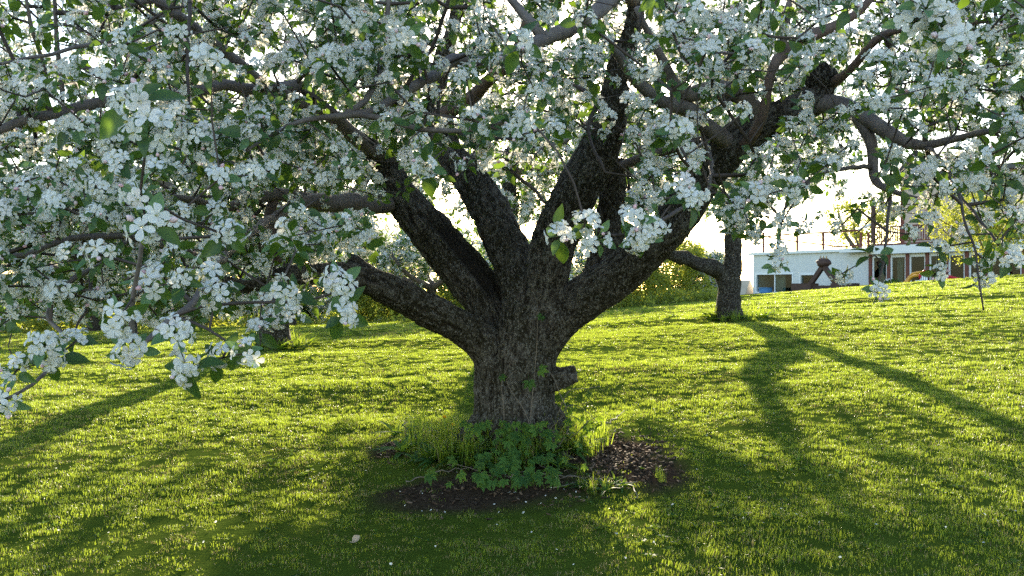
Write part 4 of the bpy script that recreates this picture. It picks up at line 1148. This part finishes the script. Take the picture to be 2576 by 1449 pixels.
tag(obj('canvas_cover', g.mesh('canvas_cover', plain('beige_canvas', (.42, .36, .29), .9, .15, 3), False)), 'low beige canvas cover sloping to the grass at the end of the white building', 'cover')

# ------------------------------------------------------------------ creeper on the trunk
vroot = empty('creeper_vine', G(1300, 1150), 'green creeper climbing the trunk and sprawling round its foot', 'vine')
def palm_leaf(mt):
    g = Geo()
    for a, L in ((0, .062), (.75, .055), (-.75, .055), (1.5, .04), (-1.5, .04)):
        ca, sa = math.cos(a), math.sin(a)
        g.addg(leaf_geo(L, L * .24, .3, .35, 0, 5), M4(np.array([[ca, -sa, 0], [sa, ca, 0], [0, 0, 1]]), (0.004 * ca, .004 * sa, 0)))
    tube(g, [(-.035, 0, .01), (0, 0, 0)], .0012, 4)
    return g.mesh('leaf', mt)
pl_me = [palm_leaf(m_vine), palm_leaf(m_vine)]
def trunk_d(px, py): return 5.58 - 67 / F * 5.58 - .035 + .0003 * abs(px - 1300)
stems = [[(1262, 1150), (1268, 1080), (1266, 1010), (1262, 960), (1290, 900)], [(1345, 1155), (1340, 1100), (1320, 1035), (1290, 990), (1275, 955), (1300, 930)],
         [(1348, 1155), (1360, 1110), (1392, 1070), (1425, 1035), (1408, 990), (1392, 950), (1370, 925), (1345, 920)], [(1330, 1150), (1336, 1030), (1343, 960), (1350, 870), (1352, 800), (1355, 775)],
         [(1300, 1160), (1250, 1130), (1210, 1110), (1180, 1085)]]
vl = []
for st in stems:
    rows = spline([P(a, b, trunk_d(a, b)) for a, b in st], .03)
    g = Geo(); tube(g, rows, np.linspace(.0042, .0018, len(rows)), 6); obj('stem', g.mesh('stem', m_vinestem), vroot)
    for q in rows[::5]:
        if rng.random() < .38: vl.append((q + np.array([rng.normal(0, .03), -.025, rng.normal(0, .02)]), (rng.normal(0, .3), -.8, .35)))
side = [[(1405, 1060, 5.5), (1430, 1020, 5.4), (1470, 1030, 5.35), (1500, 1060, 5.3)], [(1400, 1050, 5.5), (1430, 985, 5.45), (1470, 978, 5.4), (1510, 972, 5.35)], [(1410, 1120, 5.4), (1450, 1090, 5.3), (1480, 1060, 5.25), (1500, 1050, 5.2)],
        [(1400, 1130, 5.3), (1430, 1080, 5.3), (1440, 1020, 5.3)]]
for st in side:
    rows = spline([P(*q) for q in st], .03)
    g = Geo(); tube(g, rows, np.linspace(.004, .0018, len(rows)), 5); obj('stem', g.mesh('stem', m_vinestem), vroot)
    for q in rows[3::2]:
        if rng.random() < .75: vl.append((q + rng.normal(0, .022, 3), (rng.normal(0, .5), rng.normal(-.2, .5), .6)))
for i in range(130):                                      # the mass at the foot
    px_ = rng.normal(1290, 80); py_ = rng.uniform(1060, 1215)
    b = G(px_, min(1240, py_ + 40)); d_ = min(b[1], 5.22)
    vl.append((P(px_, py_, d_ - rng.uniform(0, .12)), (rng.normal(0, .5), -.7, .6)))
for i in range(18):
    vl.append((P(rng.normal(1440, 35), rng.uniform(1030, 1140), rng.uniform(5.2, 5.45)), (rng.normal(0, .6), rng.normal(0, .4), .6)))
for p, d in vl:
    x = np.array([rng.normal(0, 1), rng.normal(-.4, .4), rng.normal(-.5, .4)])
    z_ = np.array(d); z_ = z_ / np.linalg.norm(z_); x -= (x @ z_) * z_; x /= np.linalg.norm(x)
    Rm = np.stack([x, np.cross(z_, x), z_], 1)
    q = bpy.data.objects.new('leaf', pl_me[0]); C.objects.link(q); q.parent = vroot
    q.matrix_local = Matrix(M4(Rm, p - np.array(vroot.location), rng.uniform(.5, 1.0)).tolist())
ground_stem = [[(1180, 1170), (1250, 1160), (1340, 1180), (1390, 1210), (1450, 1218)], [(1120, 1180), (1180, 1200), (1280, 1212), (1400, 1205)]]
for st in ground_stem:
    rows = spline([G(a, b) + np.array([0, 0, .02]) for a, b in st], .04); rows[:, 2] += .03 * np.abs(np.sin(np.arange(len(rows)) * .4))
    rows += rng.normal(0, .005, rows.shape); g = Geo(); tube(g, rows, .0026, 5); obj('stem', g.mesh('stem', m_vinestem), vroot)

# ------------------------------------------------------------------ tall grass, weeds, dandelions at the foot of the trunk
tall = [tuft(60 + i, 26, .05, .12, .27, .0030, .8, .06) for i in range(3)]
broad = []
for i in range(3):
    g = Geo(); q = random.Random(90 + i)
    for j in range(9):
        a = j * .698 + q.uniform(-.3, .3); el = q.uniform(.5, 1.2); ca, sa, ce, se = math.cos(a), math.sin(a), math.cos(el), math.sin(el)
        d = np.array([ca * ce, sa * ce, se]); y_ = np.array([-sa, ca, 0]); Rm = np.stack([d, y_, np.cross(d, y_)], 1)
        g.addg(leaf_geo(q.uniform(.10, .17), .018, .4, .8), M4(Rm, (0, 0, 0)))
    broad.append(source('broad_weed_%d' % i, g.mesh('broad_weed', m_vine)))
tp, ts, tv = [], [], []
for i in range(190):
    a = rng.uniform(2.7, 6.7); rr = rng.uniform(.30, .62)
    if i < 95: px_, py_ = rng.normal(1130, 55), rng.uniform(1085, 1170)
    elif i < 140: px_, py_ = rng.normal(1440, 35), rng.uniform(1090, 1150)
    elif i < 175: px_, py_ = rng.uniform(1180, 1420), rng.uniform(1130, 1190)
    else: px_, py_ = rng.normal(1545, 70), rng.uniform(1195, 1245)
    p = G(px_, py_)
    tp.append(p); ts.append(rng.uniform(.55, 1.15) * (.55 if i >= 175 else 1)); tv.append(int(rng.integers(0, 3)) if rng.random() < .62 else int(rng.integers(3, 6)))
tg = scatter('tall_grass', tp, np.stack([rng.normal(0, .1, 190), rng.normal(0, .1, 190), rng.uniform(0, 6.28, 190)], 1), ts, tv, tall + broad)
tag(tg, 'unmown tall grass and weeds round the foot of the thick trunk', 'weeds', kind='stuff')
for T_, sp_, nn_ in ((T2, .35, 46), (T3, .3, 30)):
    ps = []
    for i in range(nn_):
        a = rng.uniform(0, 6.283); q = sp_ * rng.uniform(.5, 1.5); x, y = T_[0] + q * math.cos(a) + .1, T_[1] + q * math.sin(a); ps.append((x, y, float(H(x, y))))
    tg = scatter('tall_grass', ps, np.stack([rng.normal(0, .1, nn_), rng.normal(0, .1, nn_), rng.uniform(0, 6.28, nn_)], 1), rng.uniform(.7, 1.5, nn_), rng.integers(0, 6, nn_), tall + broad)
    tag(tg, 'tuft of tall grass at the foot of ' + ('the forked grey trunk' if T_ is T2 else 'the half hidden apple tree'), 'weeds', kind='stuff')
m_dand = plain('dandelion_yellow', (0.82, 0.56, 0.02), .7, .1, 60)
for i, (px_, py_, dl) in enumerate(((1118, 1052, 'dandelion in flower, the taller of two beside the thick trunk'), (1140, 1072, 'dandelion in flower low in the grass beside the thick trunk'))):
    top = P(px_, py_, 5.75 + .1 * i); b = np.array([top[0], top[1], float(H(top[0], top[1]))])
    dn = empty('dandelion', b, dl, 'dandelion', 'dandelions beside the trunk')
    g = Geo(); tube(g, [b, b * .5 + top * .5 + np.array([.01, 0, 0]), top], .0025, 5); obj('stem', g.mesh('stem', m_pedicel), dn)
    g = Geo()
    for j in range(60):
        a = j * 2.4; e = .2 + 1.2 * (j / 60); L = .021
        d = np.array([math.cos(a) * math.cos(e), math.sin(a) * math.cos(e), math.sin(e)]); s_ = np.array([-math.sin(a), math.cos(a), 0]) * .003
        g.add([top, top + d * L - s_, top + d * L + s_], [(0, 1, 2)])
    obj('flower_head', g.mesh('flower_head', m_dand, False), dn)

# ------------------------------------------------------------------ litter on the ground
m_stick = bark_smooth('dead_twig', (0.13, 0.10, 0.08), (0.27, 0.23, 0.20))
TW = [([(1480, 1085), (1530, 1086), (1572, 1070)], 'long pale dead twig on the bark mulch beside the trunk', .05), ([(1505, 1110), (1545, 1112)], 'short bent dead twig on the bark mulch beside the trunk', .02), ([(1488, 1205), (1540, 1226), (1600, 1222)], 'thin dead twig at the edge of the bark mulch and soil', .01),
      ([(1596, 1228), (1597, 1262)], 'short upright pale stick between grass clumps', .01), ([(1390, 1232), (1440, 1226)], 'pale straw-like twig on the bare soil', .01), ([(1300, 1205), (1420, 1208), (1500, 1230)], 'long thin twig lying across the bare soil under the creeper', .02), ([(1020, 1215), (1100, 1198), (1190, 1190)], 'grey root-like stick along the soil edge', .01)]
for pts, lb, up_ in TW:
    rows = spline([G(a, b) + np.array([0, 0, .006 + up_ * j]) for j, (a, b) in enumerate(pts)], .03)
    rows += rng.normal(0, .005, rows.shape)
    g = Geo(); tube(g, rows, np.linspace(.0042, .002, len(rows)), 6); tag(obj('fallen_twig', g.mesh('fallen_twig', m_stick)), lb, 'twig', 'dead twigs on the soil')
m_dry = leafy('dry_leaf', (.42, .33, .25), (.55, .46, .38), (.4, .3, .2), .25, .7)
for px_, py_, sc, lb in ((1282, 1216, .9, 'curled pale dry leaf on the bare soil before the trunk'), (886, 1384, .7, 'curled pale dry leaf lying in the shaded grass')):
    p = G(px_, py_) + np.array([0, 0, .03])
    g = Geo().addg(leaf_geo(.055, .024, 1.0, -.6), M4(align((0.2, -.5, .7), 1.0), p, sc)).addg(leaf_geo(.045, .02, .8, .9), M4(align((-.4, -.4, .8), 2.5), p, sc))
    tag(obj('dry_leaf', g.mesh('dry_leaf', m_dry)), lb, 'leaf', 'dry leaves on the ground')
# bark mulch chips and fallen petals: nobody could count them
chip = []
for i in range(4):
    g = Geo(); q = random.Random(i); L, W, T_ = q.uniform(.015, .035), q.uniform(.006, .012), .004
    V = [(x * L * q.uniform(.8, 1.1), y * W * q.uniform(.6, 1.1), z * T_) for x in (-1, 1) for y in (-1, 1) for z in (-1, 1)]
    g.add(V, BOXF); chip.append(source('chip_%d' % i, g.mesh('chip', plain('bark_chip_%d' % i, ((.07, .04, .025), (.11, .07, .045), (.045, .03, .022), (.16, .11, .08))[i], .9))))
cp = []
for i in range(900):
    px_, py_ = (rng.normal(1560, 70), rng.normal(1145, 34)) if i < 640 else ((rng.uniform(1000, 1500), rng.normal(1245, 26)) if i < 760 else (rng.normal(985, 28), rng.normal(1130, 14)))
    if py_ > 1080 and py_ < 1330: cp.append(G(px_, py_) + np.array([0, 0, .004]))
n = len(cp)
o = scatter('bark_mulch', cp, rng.normal(0, .5, (n, 3)) + np.stack([np.zeros(n), np.zeros(n), rng.uniform(0, 6.28, n)], 1), rng.uniform(.25, .75, n), rng.integers(0, 4, n), chip)
tag(o, 'brown bark chips strewn on the soil round the trunk', 'mulch', kind='stuff')
g = Geo(); V = [(0, 0, 0), (.008, -.006, .002), (.016, -.005, .003), (.019, 0, .002), (.016, .006, .003), (.008, .007, .002)]
g.add(V, [(0, 1, 5), (1, 2, 4, 5), (2, 3, 4)]); pet = source('petal_source', g.mesh('fallen_petal', m_petal))
cp = []
for i in range(150):
    px_, py_ = (rng.uniform(1000, 1480), rng.normal(1245, 28)) if i < 25 else (rng.uniform(0, 2576), rng.uniform(900, 1440))
    if py_ < 1120 or py_ < 1449: cp.append(G(px_, py_) + np.array([0, 0, .006 if i < 25 else .02]))
n = len(cp)
o = scatter('fallen_petal', cp, rng.normal(0, .6, (n, 3)), rng.uniform(.45, .85, n), np.zeros(n, int), [pet])
tag(o, 'white petals fallen on the soil and grass', 'petals', kind='stuff')
